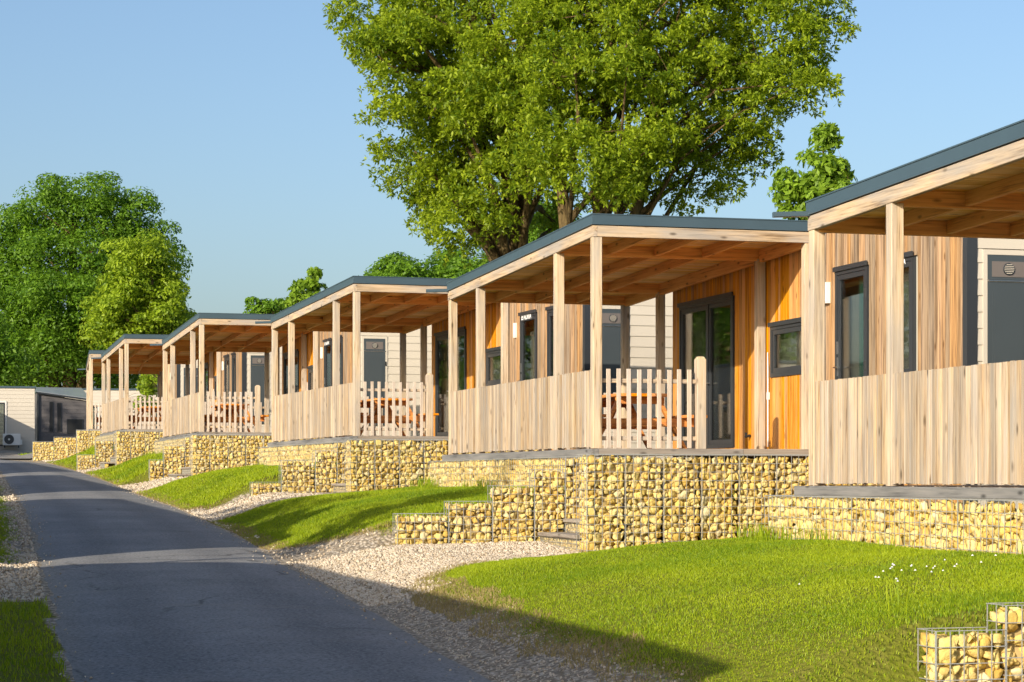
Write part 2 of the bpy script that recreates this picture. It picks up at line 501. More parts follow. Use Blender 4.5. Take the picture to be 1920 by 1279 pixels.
def gabion_fill(x0, x1, y0, y1, z0, z1, faces, size=1.0, gap=.03):
    """fitted stones behind the faces ('-x', '-y', '+z' ...) of the box, with a soil core; returns V,F,mi (triangles)"""
    Vs, Fs, k = [], [], 0
    zt = z1 - gap
    for fc in faces:
        if fc in ('-y', '+y'): w, h = x1 - x0, zt - z0
        elif fc in ('-x', '+x'): w, h = y1 - y0, zt - z0
        else: w, h = x1 - x0, y1 - y0
        v, F = stone_face(w, h, .050 * size, .023 * size)
        a, b, d = v.T
        if fc == '-y': V = np.column_stack([x0 + a, y0 + d, z0 + b])
        elif fc == '+y': V = np.column_stack([x0 + a, y1 - d, z0 + b])
        elif fc == '-x': V = np.column_stack([x0 + d, y0 + a, z0 + b])
        elif fc == '+x': V = np.column_stack([x1 - d, y0 + a, z0 + b])
        else: V = np.column_stack([x0 + a, y0 + b, zt + .02 - d])
        V[:, 0] = np.clip(V[:, 0], x0 + .003, x1 - .003); V[:, 1] = np.clip(V[:, 1], y0 + .003, y1 - .003)
        if fc in ('-y', '-x'): V[:, 2] += np.where(b > h - .04, rng.uniform(-.02, .025, len(V)), 0)
        Vs.append(V); Fs.append(F + k); k += len(V)
    mi = [np.zeros(sum(len(f) for f in Fs), int)]
    i = .064
    X0, X1, Y0, Y1, Z0, Z1 = (x0 + min(i, (x1 - x0) / 3), x1 - min(i, (x1 - x0) / 3), y0 + min(i, (y1 - y0) / 3), y1 - min(i, (y1 - y0) / 3), z0, zt - i)
    V = np.array([(X0, Y0, Z0), (X1, Y0, Z0), (X1, Y1, Z0), (X0, Y1, Z0), (X0, Y0, Z1), (X1, Y0, Z1), (X1, Y1, Z1), (X0, Y1, Z1)])
    q = [(0, 3, 2, 1), (4, 5, 6, 7), (0, 1, 5, 4), (1, 2, 6, 5), (2, 3, 7, 6), (3, 0, 4, 7)]
    F = np.array([t for a, b, c, d in q for t in ((a, b, c), (a, c, d))])
    Vs.append(V); Fs.append(F + k); mi.append(np.ones(len(F), int))
    return np.vstack(Vs), np.vstack(Fs), np.concatenate(mi)

def wire_cage(mb, x0, x1, y0, y1, z0, z1, faces, step=.1, t=.0026):
    """welded mesh panels on the faces of the box"""
    def lines(a0, a1):
        n = max(1, round((a1 - a0) / step)); return [a0 + (a1 - a0) * i / n for i in range(n + 1)]
    e = .004
    for fc in faces:
        if fc in ('-y', '+y'):
            y = y0 - e if fc == '-y' else y1 + e
            for x in lines(x0, x1): mb.box(x - t, x + t, y - t, y + t, z0, z1)
            for z in lines(z0, z1): mb.box(x0, x1, y - 3 * t, y - t, z - t, z + t)
        elif fc in ('-x', '+x'):
            x = x0 - e if fc == '-x' else x1 + e
            for y in lines(y0, y1): mb.box(x - t, x + t, y - t, y + t, z0, z1)
            for z in lines(z0, z1): mb.box(x - 3 * t, x - t, y0, y1, z - t, z + t)
        else:
            for x in lines(x0, x1): mb.box(x - t, x + t, y0, y1, z1 - t, z1 + t)
            for y in lines(y0, y1): mb.box(x0, x1, y - t, y + t, z1 + t, z1 + 3 * t)

# ------------------------------------------------------------------ the row of plots
L, A_, B_, W, HN, HF, PW = 7.62, 1.647, 5.77, 3.02, 2.691, 2.461, .122
PH0 = .2745
O0 = np.array([1.031, 28.2266])
UD = np.array([-math.sin(PH0), math.cos(PH0)]); VD = np.array([math.cos(PH0), math.sin(PH0)])
PLOT = [(4.936, 14.1935, -.0669, .2744), (1.031, 28.2266, .3829, .2723), (-2.9396, 41.4026, .7936, .310),
        (-7.8116, 55.572, 1.1621, .2756), (-12.1466, 69.7378, 1.5507, .2766), (-16.0, 84.2, 1.88, .205)]
PU = [float(np.dot(np.array(p[:2]) - O0, UD)) for p in PLOT]
PV = [float(np.dot(np.array(p[:2]) - O0, VD)) for p in PLOT]
DECK = [p[2] for p in PLOT]
PUX = [PU[0] - 14.6] + PU + [PU[-1] + 14.6]
DKX = [DECK[0] - .43] + DECK + [DECK[-1] + .35]
PVX = [0.] + PV + [PV[-1]]

def world(u, v):
    return O0[0] + UD[0] * u + VD[0] * v, O0[1] + UD[1] * u + VD[1] * v

def road_edge(u):
    return np.interp(u, [-30, -12.4, -8.7, -5.4, -2, 6.5, 16, 24, 32, 40, 50, 60, 75], [-5.1, -4.69, -4.45, -4.25, -4.1, -3.6, -3.3, -3.25, -3.05, -2.97, -3.0, -3.1, -3.3])
def road_left(u):
    return np.interp(u, [-30, -11.9, -8.1, -2.8, 2.9, 6.9, 16.5, 27, 42, 52, 75], [-8.0, -7.47, -7.3, -7.04, -6.75, -6.54, -6.16, -5.8, -5.3, -5.2, -5.4])
def zroad(u):
    u = np.asarray(u, float)
    return np.where(u < 88, -1.013 + .0289 * u, -1.013 + .0289 * 88 + .004 * (u - 88))
def sst(a, b, x):
    t = np.clip((x - a) / (b - a), 0, 1); return t * t * (3 - 2 * t)

def cells(u):
    """index of the plot whose stretch u lies in, its local u, its deck height, the pitch to the next plot"""
    e = np.array(PUX) - .4
    i = np.clip(np.searchsorted(e, u) - 1, 0, len(PUX) - 2)
    p = np.array(PUX)
    return i, u - p[i], np.array(DKX)[i], (p[np.minimum(i + 1, len(p) - 1)] - p[i]), np.array(PVX)[i]

def ground(u, v):
    u = np.asarray(u, float); v = np.asarray(v, float)
    vr = road_edge(u); zr = zroad(u)
    pad = np.interp(u, [p - 1.5 for p in PUX], [d - (1.237 if k < 3 else 1.12) for k, d in enumerate(DKX)])
    pad = np.where(u > PUX[-1] - 1.5, DKX[-1] - 1.237 + .022 * (u - PUX[-1] + 1.5), pad)
    pad = np.where(u < PUX[0], zr + .2, pad)
    z = zr + (pad - zr) * sst(vr, vr + 1.6, v)
    i, ul, dk, pt, pv = cells(u)
    vl = v - pv
    top = dk - .53
    inn = sst(-.25, .1, ul)
    out = np.where(i == 1, sst(-.4, 1.6, ul), sst(0, 1, (ul - .1 - np.clip(-2.72 - vl, 0, 9) * .9) / 2.2))
    wv = sst(-3.7, -2.72, vl)
    near = inn * wv + out * (1 - wv)
    ve = np.clip(vl + .5, 0, 2.5)
    far = 1 - sst(8.2, 11.7 + ve * 1.3, ul + 0 * vl)
    acr = np.clip((v - vr - .1) / (-.35 + pv - vr), 0, 1); acr = acr * (1.35 - .35 * acr)
    z = z + np.maximum(top - pad, 0) * near * far * np.clip(acr, 0, 1)
    # left verge
    dl = road_left(u) - v
    z = np.where(dl > 0, zr + .10 * sst(.1, 2.2, dl) - .02 * sst(0, .3, dl), z)
    # beneath the road
    z = np.where((v < vr - .14) & (dl < -.14), zr - .03, z)
    # gentle unevenness
    z = z + np.where((v > vr + .3) | (dl > .3), .018 * np.sin(u * 1.7 + v * .9) * np.sin(v * 1.9 - u * .6), 0)
    z = np.where(v > 30, z + .02 * (v - 30), z)
    return z

def vnoise(u, v, s, seed=0):
    """cheap value noise"""
    u = np.asarray(u) * s; v = np.asarray(v) * s
    i = np.floor(u).astype(int); j = np.floor(v).astype(int); fu = u - i; fv = v - j
    fu = fu * fu * (3 - 2 * fu); fv = fv * fv * (3 - 2 * fv)
    def h(a, b):
        x = (a * 374761393 + b * 668265263 + seed * 974711) & 0x7fffffff
        x = ((x ^ (x >> 13)) * 1274126177) & 0x7fffffff
        return ((x ^ (x >> 16)) & 0xffff) / 65535.
    return (h(i, j) * (1 - fu) + h(i + 1, j) * fu) * (1 - fv) + (h(i, j + 1) * (1 - fu) + h(i + 1, j + 1) * fu) * fv

def grassy(u, v):
    u = np.asarray(u, float); v = np.asarray(v, float)
    vr = road_edge(u)
    i, ul, dk, pt, pv = cells(u); vl = v - pv
    n = vnoise(u, v, 1.3) - .5; n2 = vnoise(u, v, 4., 3) - .5
    near = ul + .3 - np.where(vl > -2.75, .1, .1 + (-2.75 - vl) * np.array([0, 0, 2.8, 4., 2., 2., 2., 2., 2.])[i])
    near = np.where((i <= 1) & (vl < -2.5), 3., near)
    far = (pt - 2.45 - np.array([0, 3.4, 1.3, 3.9, 3., 3.6, 2., 2., 2.])[i] * np.clip((-.45 - vl) / 3.2, 0, 1.2) ** 1.4) - ul
    far = np.where((i == 0) & (vl < -2.5), 3., far)
    marg = np.where(u < -3.5, .72, np.where(u < 8, .12, .04))
    side = v - vr - marg - .5 * n
    r = np.minimum(np.minimum(near, far), side) + .35 * n + .2 * n2
    g = np.clip(.5 + r * 1.6, 0, 1)
    # left verge
    d = 28.2 + .963 * u + .269 * v
    dl = road_left(u) - v
    lg = np.where((d > 21.3) & (d < 26.6), -.5, np.where(d < 21.3, dl + .12, dl - .35)) + .25 * n
    lg = np.minimum(lg, np.where(d < 21.3, 21.3 - d + .2 * n, 1e3))
    g = np.where(dl > 0, np.clip(.5 + lg * 1.6, 0, 1), g)
    g = np.where((v <= vr) & (dl <= 0), 0, g)
    g = np.where(v > 9, 1, g)
    return g

# ground sheet
ua = np.concatenate([[-2500, -800, -250, -90, -50, -35], np.arange(-26, 96, .25), [98, 102, 110, 125, 150, 200, 400, 1000, 3000]])
va = np.concatenate([[-2500, -700, -200, -90, -50, -30, -22], np.arange(-17, 8, .125), [8.5, 9, 10, 12, 15, 20, 30, 60, 150, 500, 2500]])
UU, VV = np.meshgrid(ua, va, indexing='ij')
XX, YY = world(UU, VV)
ZZ = ground(np.clip(UU, -40, 400), np.clip(VV, -60, 60)) + ZC
nu, nv = UU.shape
idx = np.arange(nu * nv).reshape(nu, nv)
F = np.stack([idx[:-1, :-1], idx[1:, :-1], idx[1:, 1:], idx[:-1, 1:]], -1).reshape(-1, 4)[:, ::-1]
gr = np_mesh('ground', np.column_stack([XX.ravel(), YY.ravel(), ZZ.ravel()]), F, M['ground'], smooth=True)
tag(gr, kind='structure')
at = gr.data.attributes.new('grassy', 'FLOAT', 'POINT')
at.data.foreach_set('value', grassy(UU.ravel(), VV.ravel()).astype(np.float32))

# road: straight lane up the row, then a bend to the left past the far homes
us = np.arange(-26, 62.01, .5)
ws = np.linspace(0, 1, 9)
wob = lambda u, s: .07 * (vnoise(u, np.zeros_like(u), 1.1, s) - .5) + .05 * (vnoise(u, np.zeros_like(u), 3.7, s) - .5)
RU, RWW = np.meshgrid(us, ws, indexing='ij')
ve = road_edge(RU)
RV = (road_left(RU) + wob(RU, 11)) * (1 - RWW) + (ve + wob(RU, 12)) * RWW
def bend(u, v):
    """beyond u = 48 the lane swings to the left"""
    t = np.maximum(u - 46, 0) / 34.
    return u, v - 9. * t ** 2
RU2, RV2 = RU, RV - 9. * (np.maximum(RU - 48, 0) / 30.) ** 2
x, y = world(RU2, RV2)
z = zroad(RU2) + ZC + .012 + .035 * (1 - (2 * RWW - 1) ** 2)
edge = (RWW < .01) | (RWW > .99)
z = np.where(edge, z - .016, z)
idx = np.arange(RU.size).reshape(RU.shape)
F = np.stack([idx[:-1, :-1], idx[1:, :-1], idx[1:, 1:], idx[:-1, 1:]], -1).reshape(-1, 4)[:, ::-1]
rd = tag(np_mesh('road', np.column_stack([x.ravel(), y.ravel(), z.ravel()]), F, M['asphalt'], smooth=True), kind='structure')
at = rd.data.attributes.new('across', 'FLOAT', 'POINT'); at.data.foreach_set('value', RWW.ravel().astype(np.float32))
# side arm of the lane in front of the far homes
a_u = np.linspace(60.5, 66.5, 9); a_v = np.linspace(-34, -2.5, 40)
AU, AV = np.meshgrid(a_u, a_v, indexing='ij')
x, y = world(AU, AV)
idx = np.arange(AU.size).reshape(AU.shape)
F = np.stack([idx[:-1, :-1], idx[1:, :-1], idx[1:, 1:], idx[:-1, 1:]], -1).reshape(-1, 4)[:, ::-1]
tag(np_mesh('side_road', np.column_stack([x.ravel(), y.ravel(), np.maximum(zroad(AU).ravel(), ground(AU, AV).ravel()) + ZC + .03]), F, M['asphalt'], smooth=True), kind='structure')

# ------------------------------------------------------------------ grass blades and loose gravel
def blades(name, u0, u1, v0, v1, dens, h=(.04, .085), w=.006, mat='grass', thr=None, seed=1, keep=None):
    r = np.random.default_rng(seed)
    n = int((u1 - u0) * (v1 - v0) * dens)
    u = r.uniform(u0, u1, n); v = r.uniform(v0, v1, n)
    g = grassy(u, v)
    k = (g > r.uniform(.25, .95, n)) if thr is None else ((g > thr[0]) & (g < thr[1]))
    if keep is not None: k &= keep(u, v)
    k &= r.uniform(0, 1, n) < (.35 + .9 * vnoise(u, v, 1.1, 5))
    u, v = u[k], v[k]; n = len(u)
    x, y = world(u, v); z = ground(u, v) + ZC - .006
    H = r.uniform(h[0], h[1], n) * (.6 + .6 * vnoise(u, v, 1.3, 9))
    a = r.uniform(0, 2 * np.pi, n); b = r.uniform(0, 2 * np.pi, n); lean = r.uniform(.1, .75, n) * H
    cx, cy = np.cos(a) * w / 2, np.sin(a) * w / 2
    lx, ly = np.cos(b) * lean, np.sin(b) * lean
    P = np.column_stack([x, y, z])
    o = lambda dx, dy, dz: P + np.column_stack([dx, dy, dz])
    V = np.stack([o(-cx, -cy, 0 * H), o(cx, cy, 0 * H), o(cx * .8 + lx * .35, cy * .8 + ly * .35, H * .6), o(-cx * .8 + lx * .35, -cy * .8 + ly * .35, H * .6),
                  o(lx, ly, H)], 1)
    k5 = np.arange(n)[:, None] * 5
    F = np.concatenate([k5 + np.array([0, 1, 2]), k5 + np.array([0, 2, 3]), k5 + np.array([3, 2, 4])])
    o_ = np_mesh(name, V.reshape(-1, 3), F, M[mat])
    return tag(o_, kind='stuff')

walls = lambda u, v: (v < cells(u)[4] - .16) | (cells(u)[1] > 8.45)
def lawn(n, dens, w, h, seed):
    i = n + 1
    v0 = -4.6
    return blades('grass', PU[n] - .3, PU[n] + (PUX[i + 1] - PUX[i]) - 2.2, v0, PV[n] + 3., dens, h, w, 'grass', None, seed, walls)
tag(blades('grass', PU[0] - 5, PU[0] - .3, -4.7, -2.5, 7000, (.016, .042), .0052, 'grass', None, 17), 'sunlit lawn corner left of the lowest gabion step', 'grass')
tag(lawn(0, 8500, .005, (.015, .036), 1), 'sunny mown lawn beside the nearest terrace with a shaded road edge', 'grass')
tag(lawn(1, 3800, .007, (.02, .05), 2), 'lawn strip between the first and second gravel entrances, part in shade', 'grass')
tag(lawn(2, 1600, .012, (.03, .07), 3), 'bright lawn wedge below the third terrace from the right', 'grass')
tag(lawn(3, 600, .016, (.05, .10), 4), 'small half-shaded lawn below the fourth terrace', 'grass')
tag(lawn(4, 400, .02, (.05, .10), 5), 'far shaded lawn below the fifth terrace', 'grass')
tag(lawn(5, 250, .02, (.05, .10), 6), 'farthest lawn sliver past the last low gabion', 'grass')
tag(blades('grass', -20, 60, -9.6, -5.2, 1100, (.03, .06), .008, 'grass', None, 7, lambda u, v: v < road_left(u) + .03), 'shaded grass verge along the left edge of the road', 'grass')
tag(blades('dry_grass', -16, 60, -4.8, -2.6, 3000, (.02, .05), .007, 'grass_dry', (.05, .8), 8), 'straw-coloured thin grass along the right road edge', 'grass')
# taller tufts against the stone walls
def tufts(name, spots, seed, n=70, hh=(.08, .22), w=.009):
    r = np.random.default_rng(seed); Vs = []
    for (u, v, rad, cnt) in spots:
        uu = u + r.normal(0, rad, cnt); vv = v + r.normal(0, rad * .35, cnt)
        x, y = world(uu, vv); z = ground(uu, vv) + ZC - .01
        H = r.uniform(*hh, cnt); a = r.uniform(0, 6.28, cnt); b = r.uniform(0, 6.28, cnt); ln = H * r.uniform(.1, .6, cnt)
        P = np.column_stack([x, y, z]); c = np.column_stack([np.cos(a), np.sin(a), 0 * a]) * w / 2
        l = np.column_stack([np.cos(b) * ln, np.sin(b) * ln, H]); m = np.column_stack([np.cos(b) * ln * .3, np.sin(b) * ln * .3, H * .6])
        Vs.append(np.stack([P - c, P + c, P + m + c * .8, P + m - c * .8, P + l], 1))
    V = np.concatenate(Vs); k5 = np.arange(len(V))[:, None] * 5
    F = np.concatenate([k5 + np.array([0, 1, 2]), k5 + np.array([0, 2, 3]), k5 + np.array([3, 2, 4])])
    return tag(np_mesh(name, V.reshape(-1, 3), F, M['grass']), kind='stuff')
sp = []
for n in range(6):
    for k in range(9):
        sp.append((PU[n] + rng.uniform(.3, 8.4), PV[n] - .26, .16, 14))
    for k in range(6):
        sp.append((PU[n] + rng.uniform(7.6, 8.8), PV[n] - .3, .25, 26))
    for k in range(7):
        sp.append((PU[n] - 2.45, PV[n] + rng.uniform(-.2, 2.7), .16, 16))
for k in range(2): sp.append((PU[0] + rng.uniform(.3, 1.2), PV[0] - 2.4 + rng.uniform(-.5, 1.2), .25, 14))
tag(tufts('grass_tufts', sp, 21), 'longer grass growing up against the feet of the stone walls', 'grass')
# daisies near the closest wall
r_ = np.random.default_rng(4)
Vs, Fs, k = [], [], 0
for _ in range(26):
    u = PU[0] + r_.normal(2.6, .25); v = PV[0] - r_.normal(1.3, .35)
    x, y = world(u, v); z = float(ground(u, v)) + ZC + r_.uniform(.025, .05); q = r_.uniform(.007, .012)
    a = np.arange(6) / 6 * 2 * np.pi
    ring = np.column_stack([x + np.cos(a) * q, y + np.sin(a) * q, z + 0 * a]); Vs.append(ring); Vs.append([[x, y, z + .012]])
    Fs += [(k + i, k + (i + 1) % 6, k + 6) for i in range(6)]; k += 7
tag(np_mesh('daisies', np.vstack(Vs), np.array(Fs), M['text']), 'scatter of tiny white daisies in the lawn by the nearest wall', 'flowers', kind='stuff')

def gravel(name, regions, seed):
    r = np.random.default_rng(seed); P, R = [], []
    for (u0, u1, v0, v1, dens, size) in regions:
        n = int((u1 - u0) * (v1 - v0) * dens)
        u = r.uniform(u0, u1, n); v = r.uniform(v0, v1, n)
        k = (grassy(u, v) < r.uniform(.3, .75, n)) & ((v > road_edge(u) + .02) | (v < road_left(u) - .02))
        u, v = u[k], v[k]; s = size * r.uniform(.45, 1.25, len(u))
        x, y = world(u, v)
        P.append(np.column_stack([x, y, ground(u, v) + ZC + s * .25])); R.append(s)
    V, F = stones(np.vstack(P), np.concatenate(R), ICO1, (.6, 1.2), .1, r)
    return tag(np_mesh(name, V, F, M['pebble']), kind='stuff')
reg = [(PU[1] - 6.5, PU[1] - .3, -4.3, -.5, 1300, .018), (PU[0] - 3, PU[1] - 5, -4.9, -3.5, 420, .011), (PU[0] - 4.5, PU[0] - .3, -4.4, -.5, 300, .026)]
for n, q in ((2, 520), (3, 300), (4, 200), (5, 120)): reg.append((PU[n] - 6., PU[n] - .3, -4.2, PV[n] - .5, q, .032))
reg.append((-2, 40, -4.3, -2.8, 60, .024))
def strays(seed, n=420):
    r = np.random.default_rng(seed); u = r.uniform(-14, 30, n); e = np.abs(r.normal(0, .16, n))
    left = r.uniform(0, 1, n) < .35
    v = np.where(left, road_left(u) + e, road_edge(u) - e); x, y = world(u, v); q = r.uniform(.006, .016, n)
    V, F = stones(np.column_stack([x, y, zroad(u) + ZC + .016 + q * .3]), q, ICO1, (.6, 1.2), .1, r)
    return tag(np_mesh('gravel', V, F, M['pebble']), 'single gravel stones strayed onto the asphalt edges', 'gravel', kind='stuff')
strays(33)
tag(gravel('gravel', reg, 31), 'pale limestone gravel on the terrace entrances and right road edge', 'gravel')
tag(gravel('gravel', [(-6.5, 2, -10, -6.6, 420, .022), (2, 40, -8.5, -5.6, 110, .024), (-18, -6, -8.2, -7.2, 60, .018)], 32), 'grey gravel parking strip on the left verge of the road', 'gravel')

# ------------------------------------------------------------------ plot-local helpers
def to_world(n, off):
    X, Y, Z, ph = PLOT[n]
    c, s = math.cos(ph), math.sin(ph)
    return (X + off[0] * c - off[1] * s, Y + off[0] * s + off[1] * c, Z + ZC + off[2])
def put(o, n, off):
    o.location = to_world(n, off); o.rotation_euler = (0, 0, PLOT[n][3]); return o

def zb(y): return HN + (HF - HN) * y / L          # underside of the eaves boards

# ------------------------------------------------------------------ covered terrace
OFF_T = (W / 2, L / 2, -.1)
def make_terrace():
    t = empty('covered_terrace')
    def B(mb, name, m, par=t, **k): return mb.build(name, m, par, OFF_T, **k)
    d = MB(); y = .045
    while y < L - .05:
        d.box(.065, W + .02, y, min(y + .138, L - .02), -.03, 0); y += .144
    B(d, 'deck', M['deck'])
    e = MB(); e.bar((.01, -.045, -.053), (.01, L + .26, -.053), .1, .094); B(e, 'deck_edge', M['greybeam_y'])
    e = MB(); e.bar((.062, .002, -.048), (2.02, .002, -.048), .094, .09); e.bar((2.025, .0, -.048), (W + .02, .0, -.048), .09, .09)
    B(e, 'deck_edge', M['greybeam_x'])
    for yy in (0, A_, B_, L - PW):
        for x0 in (0, W - PW):
            p = MB(); p.bar((x0 + PW / 2, yy + PW / 2, 0), (x0 + PW / 2, yy + PW / 2, zb(yy + PW / 2) + .0), PW, PW, .007)
            B(p, 'post', M['post'])
    # eaves boards
    f = MB(); f.bar((.021, -.012, zb(0) + .071), (.021, L, zb(L) + .071), .058, .142, .004); B(f, 'fascia', M['timber_y'])
    f = MB(); f.bar((.052, .017, zb(0) + .071), (W + .07, .017, zb(0) + .071), .058, .142, .004)
    f.tube([(.03, -.014, zb(0) + .115), (.03, -.02, zb(0) + .115)], [.012, .012], 8)
    B(f, 'fascia', M['timber_x'])
    f = MB(); f.bar((.052, L - .03, zb(L) + .071), (W + .07, L - .03, zb(L) + .071), .058, .142, .004); B(f, 'fascia', M['timber_x'])
    # roof with its folded metal edge
    r = MB()
    def slab(x0, x1, y0, y1, h0, h1):
        vs = [(x0, y0, zb(y0) + h0), (x1, y0, zb(y0) + h0), (x1, y1, zb(y1) + h0), (x0, y1, zb(y1) + h0),
              (x0, y0, zb(y0) + h1), (x1, y0, zb(y0) + h1), (x1, y1, zb(y1) + h1), (x0, y1, zb(y1) + h1)]
        r.add(vs, [(0, 3, 2, 1), (4, 5, 6, 7), (0, 1, 5, 4), (1, 2, 6, 5), (2, 3, 7, 6), (3, 0, 4, 7)])
    slab(-.028, W + .14, -.03, L + .03, .150, .172)      # drip edge
    slab(-.018, W + .13, -.02, L + .02, .1725, .276)
    slab(-.026, W + .138, -.028, L + .028, .2765, .290)
    B(r, 'roof', M['flash'])
    s = MB(); s.bar((.05, L - .04, zb(L) + .165), (-.36, L + .02, zb(L) + .15), .07, .05); B(s, 'gutter_spout', M['flash'])
    c = MB(); y = .05
    while y < L - .07:
        y1 = min(y + .115, L - .065)
        vs = [(.055, y, zb(y) + .128), (W + .05, y, zb(y) + .128), (W + .05, y1, zb(y1) + .128), (.055, y1, zb(y1) + .128)]
        c.add([(a, b, q + d_) for d_ in (0, .018) for a, b, q in vs], [(0, 3, 2, 1), (4, 5, 6, 7), (0, 1, 5, 4), (1, 2, 6, 5), (2, 3, 7, 6), (3, 0, 4, 7)])
        y += .12
    B(c, 'ceiling', M['ceiling'])
    for yy in (A_ + .06, B_ + .06, L - .1):
        b = MB(); b.bar((.056, yy, zb(yy) + .052), (W - .01, yy, zb(yy) + .052), .07, .15, .004); B(b, 'cross_beam', M['beam_x'])
    for x in (.76, 1.43, 2.12):
        for y0, y1 in ((.05, A_ + .02), (A_ + .1, B_ + .02), (B_ + .1, L - .14)):
            j = MB(); j.bar((x, y0, zb(y0) + .062), (x, y1, zb(y1) + .062), .055, .13, .004); B(j, 'joist', M['beam_y'])
    for y0, y1 in ((.05, A_ + .02), (A_ + .1, B_ + .02), (B_ + .1, L - .14)):
        j = MB(); j.bar((W - .06, y0, zb(y0) + .04), (W - .06, y1, zb(y1) + .04), .07, .17, .004); B(j, 'wall_beam', M['beam_y'])
    return t

# ------------------------------------------------------------------ board fence and picket fence
OFF_F = (.03, L / 2, 0)
def make_board_fence():
    t = empty('board_fence')
    b = MB(); r = random.Random(3)
    for y0, y1 in ((PW + .004, A_ - .004), (A_ + PW + .004, B_ - .004), (B_ + PW + .004, L - PW - .004)):
        n = round((y1 - y0) / .105); st = (y1 - y0) / n
        for k in range(n):
            a = y0 + k * st; m = a + st * .56; e = a + st - .0015
            for (p, q, xo) in ((a, m, .004), (m + .001, e, .013)):       # a proud board, then a recessed one
                z0 = .012 + r.uniform(0, .014); z1 = 1.0 + r.uniform(-.004, .003); x0 = xo + r.uniform(-.002, .002); x1 = x0 + .018; t0 = r.uniform(-.002, .004)
                prof = [(x0 + .002, p), (x0, p + .003), (x0 + t0, q - .003), (x0 + t0 + .002, q), (x1 + t0, q), (x1, p)]
                nP = len(prof)
                vs = [(x, y, z0) for x, y in prof] + [(x, y, z1) for x, y in prof]
                b.add(vs, [(i, (i + 1) % nP, nP + (i + 1) % nP, nP + i) for i in range(nP)] + [tuple(range(nP))[::-1], tuple(range(nP, 2 * nP))])
    b.build('boards', M['board'], t, OFF_F)
    for z in (.12, .88):
        for y0, y1 in ((PW + .004, A_ - .004), (A_ + PW + .004, B_ - .004), (B_ + PW + .004, L - PW - .004)):
            q = MB(); q.bar((.070, y0, z), (.070, y1, z), .045, .07); q.build('rail', M['timber_y'], t, OFF_F)
    return t

OFF_P = (.85, .06, 0)
def make_picket_fence(y=.03, v0=PW, v1=1.41, n=9, gate=True, off=OFF_P):
    t = empty('picket_fence')
    for z in (.13, .865):
        q = MB(); q.bar((v0 + .002, y + .045, z), (v1, y + .045, z), .028, .055); q.build('rail', M['timber_x'], t, off)
    r = random.Random(int(v1 * 100))
    for k in range(n):
        x = v0 + (v1 - v0) * (k + .75) / (n + .45)
        p = MB(); h = 1.015 + r.uniform(-.01, .008); tl = r.uniform(-.006, .006)
        p.bar((x, y + .018, .008), (x + tl, y + .018, h), .056, .02, .003, up=(0, 1, 0))
        for z in (.13, .865): p.tube([(x, y + .009, z), (x, y + .0055, z)], [.005, .005], 6)
        p.build('picket', M['picket'], t, off)
    if gate:
        p = MB(); w = .125; x = v1 + .002
        p.bar((x + w / 2, y + .05, 0), (x + w / 2, y + .05, 1.155), w, w, .006)
        a, b_, c = w / 2 - .006, w / 2 - .03, 1.19
        X, Y = x + w / 2, y + .05
        p.add([(X - a, Y - a, 1.1555), (X + a, Y - a, 1.1555), (X + a, Y + a, 1.1555), (X - a, Y + a, 1.1555), (X - b_, Y - b_, c), (X + b_, Y - b_, c), (X + b_, Y + b_, c), (X - b_, Y + b_, c)],
              [(0, 3, 2, 1), (4, 5, 6, 7), (0, 1, 5, 4), (1, 2, 6, 5), (2, 3, 7, 6), (3, 0, 4, 7)])
        p.build('end_post', M['post'], t, off)
    return t
OFF_P2 = (W / 2, L - .1, 0)

# ------------------------------------------------------------------ picnic table
OFF_N = (1.07, 2.05, 0)
def make_table():
    t = empty('picnic_table')
    cx, y0, y1 = OFF_N[0], 1.1, 3.0
    b = MB()
    for k in range(5):
        x = cx + (k - 2) * .145; b.bar((x, y0, .73), (x, y1, .73), .138, .04, .005)
    b.build('tabletop', M['table_y'], t, OFF_N)
    for sd_ in (-1, 1):
        b = MB()
        for k in (0, 1):
            x = cx + sd_ * (.63 + k * .145); b.bar((x, y0 - .12, .445), (x, y1 + .12, .445), .138, .04, .005)
        b.build('bench', M['table_y'], t, OFF_N)
    for yy in (y0 + .25, y1 - .25):
        for sd_ in (-1, 1):
            b = MB(); b.bar((cx + sd_ * .26, yy, .708), (cx + sd_ * .66, yy, .0), .045, .1, .004, up=(0, 1, 0)); b.build('leg', M['table_x'], t, OFF_N)
        sg = -.05 if yy < 2 else .05
        b = MB(); b.bar((cx - .78, yy + sg, .365), (cx + .78, yy + sg, .365), .045, .11, .004); b.build('bench_support', M['table_x'], t, OFF_N)
        b = MB(); b.bar((cx - .34, yy + sg, .66), (cx + .34, yy + sg, .66), .045, .09, .004); b.build('top_support', M['table_x'], t, OFF_N)
        b = MB(); b.bar((cx, yy - sg, .36), (cx, yy + (.5 if yy < 2 else -.5), .70), .08, .045, .004); b.build('brace', M['table_y'], t, OFF_N)
    return t

